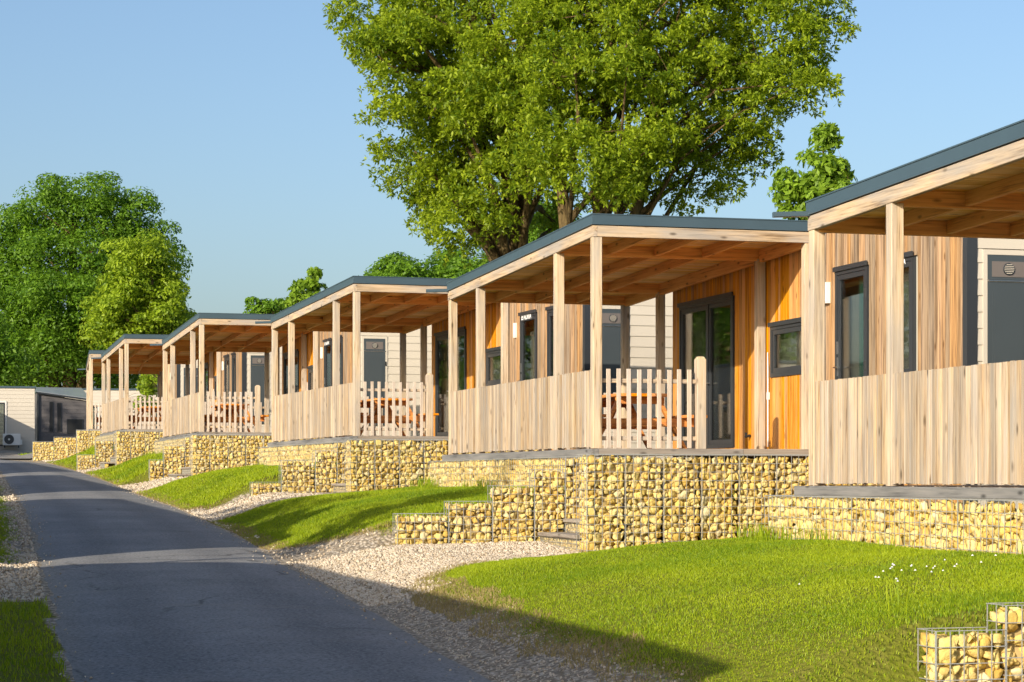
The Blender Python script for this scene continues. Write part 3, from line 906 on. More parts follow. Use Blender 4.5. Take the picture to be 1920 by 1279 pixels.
# ------------------------------------------------------------------ gabion walls and steps
def gab(name, boxes, off, size=1.0, cagestep=.1, gap=.03):
    """boxes: list of (x0,x1,y0,y1,z0,z1, fillfaces, cagefaces); each box is a basket of its own"""
    t = empty(name)
    for (x0, x1, y0, y1, z0, z1, ff, cf) in boxes:
        V, F, mi = gabion_fill(x0, x1, y0, y1, z0, z1, ff, size, gap)
        V = V - np.array(off)
        np_mesh('stone_fill', V, F, [M['stone'], M['soil']], t, mi)
        w = MB(); wire_cage(w, x0, x1, y0, y1, z0, z1, cf, cagestep); w.build('wire_basket', M['wire'], t, off)
    return t
ZB = -1.42
OFF_G1 = (-1.2, -.16, ZB)
STEP = {0: ([-2.63, -2.17, -1.45, -.88, -.48, 1.15], [-.835, -.69, -.47, -.27, -.115]), 1: ([-2.63, -1.98, -1.42, -.88, -.48, 1.15], [-.815, -.665, -.47, -.27, -.115]),
        2: ([-1.99, -1.45, -.82, -.41, 1.15], [-.86, -.46, -.28, -.115]), 3: ([-1.28, -.93, -.41, 1.15], [-.70, -.34, -.115]),
        4: ([-1.5, -.94, -.37, 1.15], [-.81, -.36, -.115]), 5: ([-2.11, -1.33, -.5, 1.15], [-.49, -.32, -.05])}
def make_stepped(n=0):
    ed, tp = STEP[n]
    bx = []
    for k in range(len(tp)):
        ff = ['-y', '-x', '+z'] if k == 0 else ['-y', '+z']
        cf = ['-y', '-x', '+y']
        bx.append((ed[k] + .004, ed[k + 1] - .004, -.36, -.13 if k < len(tp) - 1 else -.05, ZB, tp[k], ff, cf))
    return gab('stepped_gabion_wall', bx, OFF_G1, 1.0, .1, .04)
OFF_G2 = (1.05, -2.15, ZB)
def make_front_gabion(v0=-.83):
    bx = []
    ed = np.linspace(v0, 2.95, 9)
    for k in range(8):
        bx.append((ed[k] + .005, ed[k + 1] - .005, -2.35, -1.96, ZB, -.105, ['-y', '-x'] if k == 0 else ['-y'], ['-y', '-x', '+z'] if k == 0 else ['-y', '+z']))
    return gab('gabion_wall', bx, OFF_G2)
OFF_G3 = (.0, 4.2, ZB)
def make_side_gabion():
    bx = []
    ed = np.linspace(.045, 8.36, 5)
    for k in range(4):
        bx.append((-.15, .22, ed[k] + .004, ed[k + 1] - .004, ZB, -.106, ['-x'] + (['+z'] if k == 3 else []), ['-x', '+z']))
    return gab('gabion_wall', bx, OFF_G3, 1.12)
OFF_S = (0, -1.15, ZB)
def make_steps():
    t = empty('terrace_steps')
    for k in range(6):
        v0 = -.83 + .33 * k; z = -1.05 + .167 * k
        m = MB(); m.bar((v0 + .16, -1.94, z - .022), (v0 + .16, -.38, z - .022), .35, .044, .004); m.build('tread', M['tread'], t, OFF_S)
        V, F, mi = gabion_fill(v0 + .02, v0 + .34, -1.93, -.39, ZB if k < 2 else z - .5, z - .05, ['-x'], .7, .01)
        np_mesh('stone_fill', V - np.array(OFF_S), F, [M['stone'], M['soil']], t, mi)
        w = MB(); wire_cage(w, v0 + .02, v0 + .34, -1.93, -.39, z - .26, z - .05, ['-x'], .05); w.build('wire_basket', M['wire'], t, OFF_S)
    return t

# ------------------------------------------------------------------ mobile home
HX0, HX1, HY0, HY1, HZ0, HZ1 = W + .03, W + 4.03, -4.26, 5.5, -1.1, 2.78
OFF_H = ((HX0 + HX1) / 2, (HY0 + HY1) / 2, HZ0)
OPEN = dict(patio=(2.90, 5.15, .06, 2.24), window=(.28, 1.50, 1.0, 1.70), door=(-1.64, -.68, .06, 2.26), slim=(-2.92, -2.27, .80, 2.25))
def frame_rect(mb, y0, y1, z0, z1, w, x0, x1):
    mb.box(x0, x1, y0, y0 + w, z0, z1); mb.box(x0, x1, y1 - w, y1, z0, z1)
    mb.box(x0, x1, y0 + w, y1 - w, z1 - w, z1); mb.box(x0, x1, y0 + w, y1 - w, z0, z0 + w)
def curtain(x, y0, y1, z0, z1, folds, amp=.025):
    n = folds * 8
    V = [(x + amp * math.sin(2 * math.pi * folds * k / n), y0 + (y1 - y0) * k / n, z) for z in (z0, z1) for k in range(n + 1)]
    F = [(k, k + 1, n + 2 + k, n + 1 + k) for k in range(n)]
    return V, F
def make_home():
    h = empty('mobile_home')
    def B(mb, name, m, par=h, **k): return mb.build(name, m, par, OFF_H, **k)
    # cedar boards with the openings left out
    b = MB(); r = random.Random(8); y = HY0 + .09
    while y < HY1 - .01:
        w = r.choice((.068, .088, .108)); y1 = min(y + w, HY1)
        segs = [(HZ0, HZ1)]
        for (a, c, z0, z1) in OPEN.values():
            if y1 > a + .012 and y < c - .012:
                segs = [s for (s0, s1) in segs for s in ((s0, min(s1, z0)), (max(s0, z1), s1)) if s[1] - s[0] > .01]
        dx = r.uniform(0, .006)
        for s0, s1 in segs:
            yy0, yy1 = y + .0015, y1 - .0035
            for (a, c, z0, z1) in OPEN.values():           # trim boards to the jambs
                if s1 > z0 + .01 and s0 < z1 - .01:
                    if yy0 < a < yy1: yy1 = a
                    if yy0 < c < yy1: yy0 = c
            b.box(HX0 - .012 + dx, HX0 + .02, yy0, yy1, s0, s1)
        y = y1
    B(b, 'cedar_cladding', M['clad'])
    # inner skin behind the boards, same openings
    k = MB(); ys = sorted({HY0 + .02, HY1 - .02} | {q for o in OPEN.values() for q in o[:2]})
    for a, c in zip(ys[:-1], ys[1:]):
        zs = [(HZ0, HZ1 - .02)]
        for (p, q, z0, z1) in OPEN.values():
            if p <= a + 1e-6 and q >= c - 1e-6:
                zs = [(HZ0, z0), (z1, HZ1 - .02)]
        for z0, z1 in zs: k.box(HX0 + .022, HX0 + .08, a, c, z0, z1)
    k.box(HX0 + .09, HX1 - .05, HY0 + .05, HY1 - .05, -.02, .02)
    k.box(HX0 + 2.4, HX0 + 2.45, HY0 + .05, HY1 - .05, .025, HZ1 - .1)
    for yy in (-2.0, 2.2): k.box(HX0 + .3, HX0 + 2.39, yy, yy + .05, .025, HZ1 - .1)
    B(k, 'inner_wall', M['inner'])
    # siding on the three other sides
    def siding(mb, p0, p1, nrm, z0, z1):
        p0, p1, nrm = Vector(p0), Vector(p1), Vector(nrm); z = z0
        while z < z1 - .01:
            t = min(z + .185, z1)
            vs = [p0 + nrm * .018 + Vector((0, 0, z)), p1 + nrm * .018 + Vector((0, 0, z)), p1 + nrm * .004 + Vector((0, 0, t)), p0 + nrm * .004 + Vector((0, 0, t)),
                  p0 + Vector((0, 0, z)), p1 + Vector((0, 0, z)), p1 + Vector((0, 0, t)), p0 + Vector((0, 0, t))]
            mb.add(vs, [(0, 1, 2, 3), (4, 7, 6, 5), (0, 4, 5, 1), (2, 6, 7, 3), (1, 5, 6, 2), (0, 3, 7, 4)]); z = t
    s = MB()
    siding(s, (HX0 + .11, HY0, 0), (HX0 + .185, HY0, 0), (0, -1, 0), HZ0, 2.2)
    siding(s, (HX0 + .80, HY0, 0), (HX1, HY0, 0), (0, -1, 0), HZ0, 2.2)
    siding(s, (HX0 + .19, HY0, 0), (HX0 + .795, HY0, 0), (0, -1, 0), HZ0, .05)
    s.box(HX0 + .11, HX1, HY0 - .012, HY0 + .03, 2.205, HZ1)
    siding(s, (HX1, HY0, 0), (HX1, HY1, 0), (1, 0, 0), HZ0, HZ1)
    siding(s, (HX1, HY1, 0), (HX0, HY1, 0), (0, 1, 0), HZ0, HZ1)
    s.box(HX0 + .11, HX1 - .01, HY0 + .005, HY0 + .045, HZ0, 2.2)
    B(s, 'siding', M['siding'])
    c = MB(); c.box(HX0 - .02, HX0 + .105, HY0 - .024, HY0 + .085, HZ0, HZ1); B(c, 'corner_trim', M['anthracite'])
    rf = MB(); rf.box(HX0 + .13, HX1 + .05, HY0 - .05, HY1 + .05, HZ1 + .002, HZ1 + .075); B(rf, 'roof', M['flash'])
    # storage door on the end wall
    x0, x1 = HX0 + .235, HX0 + .745
    d = MB(); d.box(x0, x1, HY0 - .03, HY0 - .002, .09, 1.83)
    d.box(x0 + .055, x1 - .055, HY0 - .034, HY0 - .0302, .2, 1.72); d.box(x0 + .075, x1 - .075, HY0 - .0365, HY0 - .0342, .23, 1.69)
    d.box(x0, x1, HY0 - .03, HY0 - .002, 1.855, 2.13)
    sd_ = B(d, 'storage_door', M['storage'])
    v = MB(); v.box(x0 + .05, x1 - .05, HY0 - .036, HY0 - .0305, 1.885, 2.06)
    B(v, 'vent_panel', M['vent'], sd_)
    v = MB(); cx_, cz_ = (x0 + x1) / 2, 1.975
    v.tube([(cx_, HY0 - .0365, cz_), (cx_, HY0 - .05, cz_)], [.072, .066], 20)
    for q in range(6):
        zz = cz_ - .05 + q * .02; hw = math.sqrt(max(0, .06 ** 2 - (zz - cz_) ** 2))
        v.box(cx_ - hw, cx_ + hw, HY0 - .058, HY0 - .0505, zz - .004, zz + .003, 1)
    B(v, 'round_vent', [M['anthracite'], M['siding']], sd_)
    v = MB(); v.bar((x0, HY0 - .04, 1.842), (x1, HY0 - .04, 1.842), .02, .014, .002); B(v, 'drip_rail', M['steel'], sd_)
    v = MB()
    for zz in (.4, 1.5): v.box(x1 - .012, x1 + .012, HY0 - .05, HY0 - .031, zz, zz + .1)
    B(v, 'hinge', M['black'], sd_)
    fr = MB(); fr.box(x0 - .055, x0 - .004, HY0 - .026, HY0 + .0, .05, 2.19); fr.box(x1 + .004, x1 + .055, HY0 - .026, HY0 + .0, .05, 2.19)
    fr.box(x0 - .004, x1 + .004, HY0 - .026, HY0 + .0, 2.135, 2.19)
    B(fr, 'door_surround', M['siding'])
    # windows and doors on the terrace side
    def glazed(key, name, mull=(), bottom=.0):
        y0, y1, z0, z1 = OPEN[key]
        w = MB(); frame_rect(w, y0, y1, z0, z1, .055, HX0 - .03, HX0 + .05)
        w.box(HX0 - .055, HX0 - .031, y0 - .02, y1 + .02, z1 - .01, z1 + .05)
        panes = []
        ed = [y0 + .055] + [m for m in mull] + [y1 - .055]
        for m in mull: w.box(HX0 - .028, HX0 + .048, m - .03, m + .03, z0 + .055, z1 - .055)
        for i_, (a, c) in enumerate(zip(ed[:-1], ed[1:])):
            a_ = a + (.03 if i_ > 0 else 0); c_ = c - (.03 if i_ < len(ed) - 2 else 0)
            panes.append((a_, c_))
        o = B(w, name, M['anthracite'])
        for i_, (a, c) in enumerate(panes):
            f = MB(); lw = .062
            frame_rect(f, a + .003, c - .003, z0 + .058, z1 - .058, lw, HX0 - .018, HX0 + .038); B(f, 'sash', M['anthracite'], o)
            g = MB(); g.box(HX0 + .004, HX0 + .014, a + .003 + lw, c - .003 - lw, z0 + .058 + lw, z1 - .058 - lw); B(g, 'pane', M['glass'], o)
        return o
    p = glazed('patio', 'patio_door', (3.93,))
    q = MB()
    for yy in (3.885, 3.975):
        q.tube([(HX0 - .018, yy, 1.02), (HX0 - .07, yy, 1.02), (HX0 - .075, yy + (.1 if yy > 3.93 else -.1), 1.02)], [.009, .009, .008], 8)
    B(q, 'handle', M['steel'], p)
    for a, c, mt in ((4.7, 5.06, 'curtain_cream'), (4.1, 4.3, 'curtain_cream'), (2.98, 3.22, 'curtain_cream')):
        m = MB(); V, F = curtain(HX0 + .2, a, c, .1, 2.2, 4); m.add(V, F); B(m, 'curtain', M[mt], p, smooth=True)
    fu = MB(); fu.box(HX0 + .9, HX0 + 1.5, 3.2, 4.6, .45, .5); fu.box(HX0 + .95, HX0 + 1.0, 3.25, 3.3, .02, .45); fu.box(HX0 + 1.4, HX0 + 1.45, 4.5, 4.55, .02, .45)
    fu.box(HX0 + 1.9, HX0 + 2.35, 2.9, 4.9, .02, .9)
    B(fu, 'furniture', M['plastic'], p)
    glazed('window', 'window')
    dd = glazed('door', 'entrance_door')
    q = MB(); q.box(HX0 - .028, HX0 - .019, -.75, -.72, .92, 1.16); q.tube([(HX0 - .028, -.735, 1.03), (HX0 - .075, -.735, 1.03), (HX0 - .078, -.86, 1.03)], [.01, .01, .009], 8)
    q.box(HX0 - .03, HX0 - .019, -.745, -.725, 1.2, 1.36)
    B(q, 'handle', M['steel'], dd)
    q = MB()
    for zz in (.95, 1.85): q.tube([(HX0 - .03, -1.6, zz), (HX0 - .03, -1.6, zz + .12)], [.014, .014], 8)
    B(q, 'hinge', M['black'], dd)
    m = MB(); V, F = curtain(HX0 + .12, -1.52, -1.12, .1, 2.15, 5); m.add(V, F); B(m, 'curtain', M['curtain_green'], dd, smooth=True)
    m = MB(); V, F = curtain(HX0 + .16, -1.1, -.8, .1, 1.95, 4); m.add(V, F); B(m, 'curtain', M['curtain_cream'], dd, smooth=True)
    sw = glazed('slim', 'slim_window')
    m = MB(); V, F = curtain(HX0 + .12, -2.86, -2.33, .85, 2.2, 6); m.add(V, F); B(m, 'curtain', M['curtain_cream'], sw, smooth=True)
    m = MB(); V, F = curtain(HX0 + .12, .32, 1.46, 1.02, 1.68, 10); m.add(V, F); B(m, 'blind', M['curtain_cream'], h, smooth=True)
    # slim cable duct beside the terrace post
    q = MB(); q.tube([(HX0 - .035, 1.56, .05), (HX0 - .035, 1.56, 1.1), (HX0 - .03, 1.58, 1.35)], [.012, .012, .008], 6); q.box(HX0 - .05, HX0 - .013, 1.545, 1.575, .7, .8)
    B(q, 'cable', M['plastic'])
    q = MB(); q.tube([(HX0 - .02, 2.25, .22), (HX0 - .10, 2.25, .2)], [.02, .014], 8); q.tube([(HX0 - .08, 2.25, .2), (HX0 - .08, 2.25, .26)], [.008, .02], 8); B(q, 'tap', M['black'])
    return h
def lettering(home, y0, z, width, x=None):
    """white lettering and emblem on a door or window head"""
    cu = bpy.data.curves.new('lettering', 'FONT'); cu.body = 'ADRIA'; cu.size = .095; cu.extrude = .0012; cu.space_character = 1.05; cu.offset = .002
    tmp = bpy.data.objects.new('lettering', cu); COL.objects.link(tmp)
    dg = bpy.context.evaluated_depsgraph_get(); me = bpy.data.meshes.new_from_object(tmp.evaluated_get(dg)); bpy.data.objects.remove(tmp)
    me.materials.clear(); me.materials.append(M['text'])
    # text runs toward the viewer (-y) on the wall that faces -x
    vs = np.array([v.co[:] for v in me.vertices]); w = vs[:, 0].max()
    k = width / (w + .13)
    X = HX0 - .033 if x is None else x
    co = np.column_stack([X - vs[:, 2], y0 - (vs[:, 0] + .13) * k, z + vs[:, 1] * k]) - np.array(OFF_H)
    me.vertices.foreach_set('co', co.astype(np.float32).ravel()); me.update()
    o = link('lettering', me, home)
    e = MB(); s = .075 * k; t = .014 * k
    frame_rect(e, y0 - .1 * k, y0 - .1 * k + s, z, z + s, t, X - .0015, X + .001)
    e.box(X - .0015, X + .001, y0 - .075 * k, y0 - .05 * k, z + .03 * k, z + .05 * k)
    e.build('emblem', M['text'], home, OFF_H)
def wall_box(home, big):
    q = MB()
    if big: q.box(W - .03, W + .105, -.42, -.37, 1.86, 2.14); q.box(W - .02, W + .095, -.427, -.4205, 1.875, 2.125)
    else: q.box(HX0 - .07, HX0 - .013, -.50, -.36, 1.87, 2.14); q.box(HX0 - .075, HX0 - .0705, -.485, -.375, 1.89, 2.12)
    q.build('wall_lamp', M['plastic'], home, OFF_H)

# ------------------------------------------------------------------ lay out the row
ORD = ['nearest', 'second nearest', 'third', 'fourth', 'fifth', 'farthest']
PL = ['at the right photo edge', 'second from the right', 'third from the right', 'fourth from the right', 'fifth from the right', 'farthest left']
kinds = [
    ('t', make_terrace, OFF_T, 'open timber terrace with slate grey roof, {}', 'terrace', 'timber terraces along the lane', range(6)),
    ('f', make_board_fence, OFF_F, 'pale board fence facing the road on the terrace {}', 'fence', 'board fences on the terraces', range(6)),
    ('p', make_picket_fence, OFF_P, 'front picket fence with stout end post, terrace {}', 'fence', 'picket fences on the terraces', range(6)),
    ('n', make_table, OFF_N, 'orange stained picnic table on the terrace {}', 'picnic table', 'picnic tables on the terraces', range(6)),
    ('g1', make_stepped, OFF_G1, 'stepped stone gabion wall at the entrance of the terrace {}', 'gabion wall', 'stepped gabion walls', range(6)),
    ('g2', make_front_gabion, OFF_G2, 'tall stone gabion wall standing before the terrace {}', 'gabion wall', 'gabion walls before the terraces', range(6)),
    ('g3', make_side_gabion, OFF_G3, 'long gabion wall beneath the board fence of the terrace {}', 'gabion wall', 'gabion walls beneath the fences', range(6)),
    ('s', make_steps, OFF_S, 'grey wooden steps between gabions up to the terrace {}', 'steps', 'steps up to the terraces', range(6)),
]
for key, fn, off, lab, cat, grp, rg in kinds:
    proto = None
    for n in rg:
        if key == 'g1' and n >= 1: o = make_stepped(n)
        elif key == 'g2' and n in (2, 3): o = proto = make_front_gabion((-.65, -.5)[n - 2])
        else: o = fn() if proto is None else copy_tree(proto)
        proto = proto or o
        put(o, n, off); tag(o, lab.format(PL[n]), cat, grp)
proto = make_picket_fence(L - .10, PW, W - PW - .01, 17, False, OFF_P2)
for n in range(6):
    o = proto if n == 0 else copy_tree(proto)
    put(o, n, OFF_P2); tag(o, 'rear picket fence at the back of the terrace ' + PL[n], 'fence', 'rear picket fences')
base = make_home()
homes = [base] + [copy_tree(base) for n in range(1, 6)]
HL = ['cedar clad mobile home just outside the right edge behind the nearest terrace', 'cedar clad mobile home with a green curtained door, seen through the nearest terrace',
      'cedar clad mobile home with white lettering over its door, behind the second terrace', 'cedar clad mobile home with a boxed wall lamp, behind the third terrace',
      'cedar clad mobile home behind the fourth terrace, its grey storage door showing', 'farthest cedar clad mobile home at the left end of the row']
for n, o in enumerate(homes):
    put(o, n, OFF_H); tag(o, HL[n], 'mobile home', 'cedar clad mobile homes')
    wall_box(o, n >= 2)
lettering(homes[1], -2.34, 2.165, .40)
lettering(homes[2], -.76, 2.165, .62)
lettering(homes[3], -.76, 2.165, .62)

# ------------------------------------------------------------------ other homes
def at(px, py, d):
    return ((px - 960) / 4167.7 * d, d, (897.2 - py) / 4167.7 * d + ZC)
def plain_home(name, loc, rz, sx, sy, hgt, mat, label, door=None, group=None, sink=.6):
    """a simple sided mobile home; local x = width, y = depth; front faces -y, road side faces +x"""
    t = empty(name, loc, rz)
    s = MB()
    z = -sink
    while z < hgt - .01:
        q = min(z + .19, hgt)
        for (a, b) in (((0, 0), (sx, 0)), ((sx, 0), (sx, sy)), ((sx, sy), (0, sy)), ((0, sy), (0, 0))):
            a3, b3 = Vector((a[0], a[1], 0)), Vector((b[0], b[1], 0)); nr = Vector((b3 - a3)).cross(Vector((0, 0, 1))).normalized()
            s.add([a3 + nr * .016 + Vector((0, 0, z)), b3 + nr * .016 + Vector((0, 0, z)), b3 + Vector((0, 0, q)), a3 + Vector((0, 0, q)), a3 + Vector((0, 0, z)), b3 + Vector((0, 0, z))],
                  [(0, 1, 2, 3), (0, 4, 5, 1), (0, 3, 4), (1, 5, 2)])
        z = q
    s.build('wall', M[mat], t)
    r = MB(); r.box(-.06, sx + .06, -.06, sy + .06, hgt, hgt + .09); r.build('roof', M['flash'], t)
    for (x0, z0, w, h_) in (door or []):
        f = MB(); f.box(x0 - .07, x0, -.05, -.002, z0, z0 + h_ + .07); f.box(x0 + w, x0 + w + .07, -.05, -.002, z0, z0 + h_ + .07); f.box(x0, x0 + w, -.05, -.002, z0 + h_, z0 + h_ + .07)
        fo = f.build('door_frame' if h_ > 1.5 else 'window_frame', M['white_trim'], t)
        g = MB(); frame_rect_y(g, x0, x0 + w, z0, z0 + h_, .06, -.04, -.004); g.build('sash', M['anthracite'], fo)
        g = MB(); g.box(x0 + .06, x0 + w - .06, -.025, -.018, z0 + .06, z0 + h_ - .06); g.build('pane', M['glass'], fo)
        m = MB(); V, F = curtain(-.01, x0 + .07, x0 + w - .07, z0 + .08, z0 + h_ - .08, 6, .006); m.add([(b, a, c) for a, b, c in V], F); m.build('curtain', M['curtain_cream'], fo)
    for k, yy in enumerate(np.arange(1.5, sy - 1.5, 3.2)):
        f = MB(); frame_rect(f, yy, yy + 1.2, 1., 2.1, .06, sx + .018, sx + .05); fo = f.build('window', M['white_trim'], t)
        g = MB(); g.box(sx + .02, sx + .03, yy + .06, yy + 1.14, 1.06, 2.04); g.build('pane', M['glass'], fo)
    return tag(t, label, 'mobile home', group)
def frame_rect_y(mb, x0, x1, z0, z1, w, y0, y1):
    mb.box(x0, x0 + w, y0, y1, z0, z1); mb.box(x1 - w, x1, y0, y1, z0, z1)
    mb.box(x0 + w, x1 - w, y0, y1, z1 - w, z1); mb.box(x0 + w, x1 - w, y0, y1, z0, z0 + w)
# homes on the left side of the lane (they stand out of frame and throw the shade across the road; the last is added to shade the cream home)
for k, (a, c, vv, lab) in enumerate(((-19.15, -5.7, -10.2, 'beige mobile home left of the lane, nearest the viewer'), (-2.3, 14.2, -10.2, 'beige mobile home left of the lane opposite the second terrace'),
                        (19.0, 31.6, -10.2, 'beige mobile home left of the lane opposite the third terrace'), (35.4, 47.5, -10.2, 'beige mobile home left of the lane opposite the fifth terrace'),
                        (73.5, 84.0, -5.6, 'unseen beige mobile home added to shade the one with the outdoor unit'))):
    x, y = world(a, vv - 4.)
    zz = float(zroad((a + c) / 2)) + ZC
    plain_home('mobile_home', (x, y, zz), PH0, 4., c - a, 3.28 if a < 70 else 2.9, 'siding', lab, None, 'beige mobile homes left of the lane', 1.2)
# far home with the outdoor unit
d = 108.
gz = (897.2 - 841) / 4167.7 * d + ZC
x1 = (65 - 960) / 4167.7 * d
rz_ = .225
plain_home('mobile_home', (x1 - 4.2 * math.cos(rz_), d - 4.2 * math.sin(rz_), gz), rz_, 4.2, 4.5, 2.93, 'siding', 'cream sided mobile home with an outdoor unit at the left edge', [(2.05, .12, .75, 2.1)], None, 1.)
ac = empty('outdoor_unit', (x1 - .98, d - .62, gz + .12), rz_)
m = MB(); m.bar((-.42, 0, .3), (.42, 0, .3), .34, .56, .02); m.build('casing', M['plastic'], ac)
m = MB(); m.tube([(-.12, -.172, .31), (-.12, -.195, .31)], [.235, .225], 20); m.build('fan_grille', M['anthracite'], ac)
m = MB(); m.tube([(-.12, -.1952, .31), (-.12, -.205, .31)], [.05, .045], 12); m.build('hub', M['plastic'], ac)
m = MB(); m.box(.425, .5, -.1, .08, .06, .3); m.build('pipe_cover', M['plastic'], ac)
m = MB(); m.box(-.36, -.3, -.15, .15, -.1, .019); m.box(.3, .36, -.15, .15, -.1, .019); m.build('foot', M['anthracite'], ac)
tag(ac, 'white air conditioning unit with a dark round fan before the cream home', 'air conditioner')
# grey sided home with a sloping metal roof
d = 116.
gh = empty('grey_home', ((70 - 960) / 4167.7 * d, d, (897.2 - 832) / 4167.7 * d + ZC - .1), .35)
m = MB(); hl, hr, wl = 2.72, 2.36, 2.65
def sid(x0, x1, z0f, ztop):
    z = -.5
    while z < 2.9:
        q = z + .2
        a = [(x0, min(z, ztop(x0))), (x1, min(z, ztop(x1))), (x1, min(q, ztop(x1))), (x0, min(q, ztop(x0)))]
        if z < max(ztop(x0), ztop(x1)):
            m.add([(a[0][0], -.018, a[0][1]), (a[1][0], -.018, a[1][1]), (a[2][0], -.002, a[2][1]), (a[3][0], -.002, a[3][1]), (a[0][0], 0, a[0][1]), (a[1][0], 0, a[1][1])], [(0, 1, 2, 3), (0, 4, 5, 1)])
        z = q
sid(0, wl, 0, lambda x: hl + (hr - hl) * x / wl)
m.add([(0, 0, -.5), (wl, 0, -.5), (wl, 5, -.5), (0, 5, -.5), (0, 0, hl), (wl, 0, hr), (wl, 5, hr), (0, 5, hl)], [(4, 5, 6, 7), (1, 2, 6, 5), (2, 3, 7, 6), (3, 0, 4, 7)])
m.build('wall', M['grey_siding'], gh)
m = MB(); m.bar((-.1, -.12, hl + .05), (wl + .12, -.12, hr + .05), .1, .09); m.bar((wl + .03, -.1, hr - .05), (wl + .03, -.1, -.4), .07, .07); m.bar((.02, -.07, hl - .05), (.02, -.07, -.4), .1, .09); m.build('gutter', M['anthracite'], gh)
m = MB(); m.add([(-.12, -.1, hl + .1), (wl + .12, -.1, hr + .1), (wl + .12, 3, hl + .42), (-.12, 3, hl + .42), (-.12, -.1, hl + .13), (wl + .12, -.1, hr + .13), (wl + .12, 3, hl + .45), (-.12, 3, hl + .45)], [(0, 3, 2, 1), (4, 5, 6, 7), (0, 1, 5, 4), (1, 2, 6, 5), (2, 3, 7, 6), (3, 0, 4, 7)]); m.build('roof', M['metal_roof'], gh)
for (x0, z0, w, h_) in ((.62, .75, .2, 1.55), (1.02, .75, .22, 1.5), (1.52, .65, .85, .75)):
    m = MB(); frame_rect_y(m, x0, x0 + w, z0, z0 + h_, .035, -.05, -.02); fo = m.build('window', M['anthracite'], gh)
    m = MB(); m.box(x0 + .035, x0 + w - .035, -.04, -.03, z0 + .035, z0 + h_ - .035); m.build('pane', M['black'], fo)
tag(gh, 'grey sided home, coloured dark for shade, with sloping gutter and pale metal roof', 'mobile home')
d = 125.
plain_home('mobile_home', ((122 - 960) / 4167.7 * d, d, (897.2 - 836) / 4167.7 * d + ZC), .15, 9.5, 4., 3.15, 'siding', 'pale long mobile home under the left trees, behind the grey one', [(.9, .1, .9, 2.1), (5., 1., 1.4, 1.0)], None, 1.)

# ------------------------------------------------------------------ trees
def leaf_cloud(cent, rad, per, size, r, up=.35, drop=0.):
    """leaf-sized faces in clumps; cent (n,3), rad (n,)"""
    n = len(cent)
    c = np.repeat(cent, per, 0); q = np.repeat(rad, per)
    d = r.normal(size=(n * per, 3)); d /= np.linalg.norm(d, axis=1)[:, None]
    d[:, 2] = np.where((d[:, 2] < 0) & (r.uniform(0, 1, n * per) < .6), -d[:, 2], d[:, 2])
    rr = r.uniform(.25, 1, n * per) ** .4 * np.repeat(1, n * per)
    P = c + d * (q * rr)[:, None] * np.array([1, 1, .8])
    N = d * .9 + r.normal(0, .45, (n * per, 3)) + np.array([0, 0, up])
    N /= np.linalg.norm(N, axis=1)[:, None]
    a = np.cross(N, r.normal(size=N.shape)); a /= np.linalg.norm(a, axis=1)[:, None]
    a[:, 2] -= drop; a /= np.linalg.norm(a, axis=1)[:, None]
    b = np.cross(N, a)
    s = (size * r.uniform(.65, 1.3, n * per))[:, None]
    V = np.stack([P - a * s * .5, P + b * s * .24 + N * s * .06 + a * s * .05, P + a * s * .55, P - b * s * .24 + N * s * .06 + a * s * .05], 1)
    k = np.arange(n * per)[:, None] * 4
    F = np.concatenate([k + np.array([0, 1, 2]), k + np.array([0, 2, 3])])
    return V.reshape(-1, 3), F
def rosettes(cent, rad, tips, size, r):
    """twig tips on each clump, every tip a star of narrow leaves"""
    n = len(cent) * tips; c = np.repeat(cent, tips, 0); q = np.repeat(rad, tips)
    d = r.normal(size=(n, 3)); d /= np.linalg.norm(d, axis=1)[:, None]
    d[:, 2] = np.where((d[:, 2] < 0) & (r.uniform(0, 1, n) < .55), -d[:, 2], d[:, 2])
    T = c + d * (q * r.uniform(.2, 1.08, n) ** .55)[:, None] * np.array([1, 1, .72])
    K = 8
    T = np.repeat(T, K, 0); dn = np.repeat(d, K, 0)
    a = dn * .55 + r.normal(0, .75, (n * K, 3)) + np.array([0, 0, .05]); a /= np.linalg.norm(a, axis=1)[:, None]
    b = np.cross(a, r.normal(0, .6, (n * K, 3)) + np.array([0, 0, 1.])); b /= np.linalg.norm(b, axis=1)[:, None]
    N = np.cross(a, b); s = (size * r.uniform(.65, 1.25, n * K))[:, None]
    V = np.stack([T + a * s * .08, T + a * s * .6 + b * s * .2 + N * s * .05, T + a * s * 1.05 - np.array([0, 0, 1]) * s * .12, T + a * s * .6 - b * s * .2 + N * s * .05], 1)
    k = np.arange(n * K)[:, None] * 4
    return V.reshape(-1, 3), np.concatenate([k + np.array([0, 1, 2]), k + np.array([0, 2, 3])])
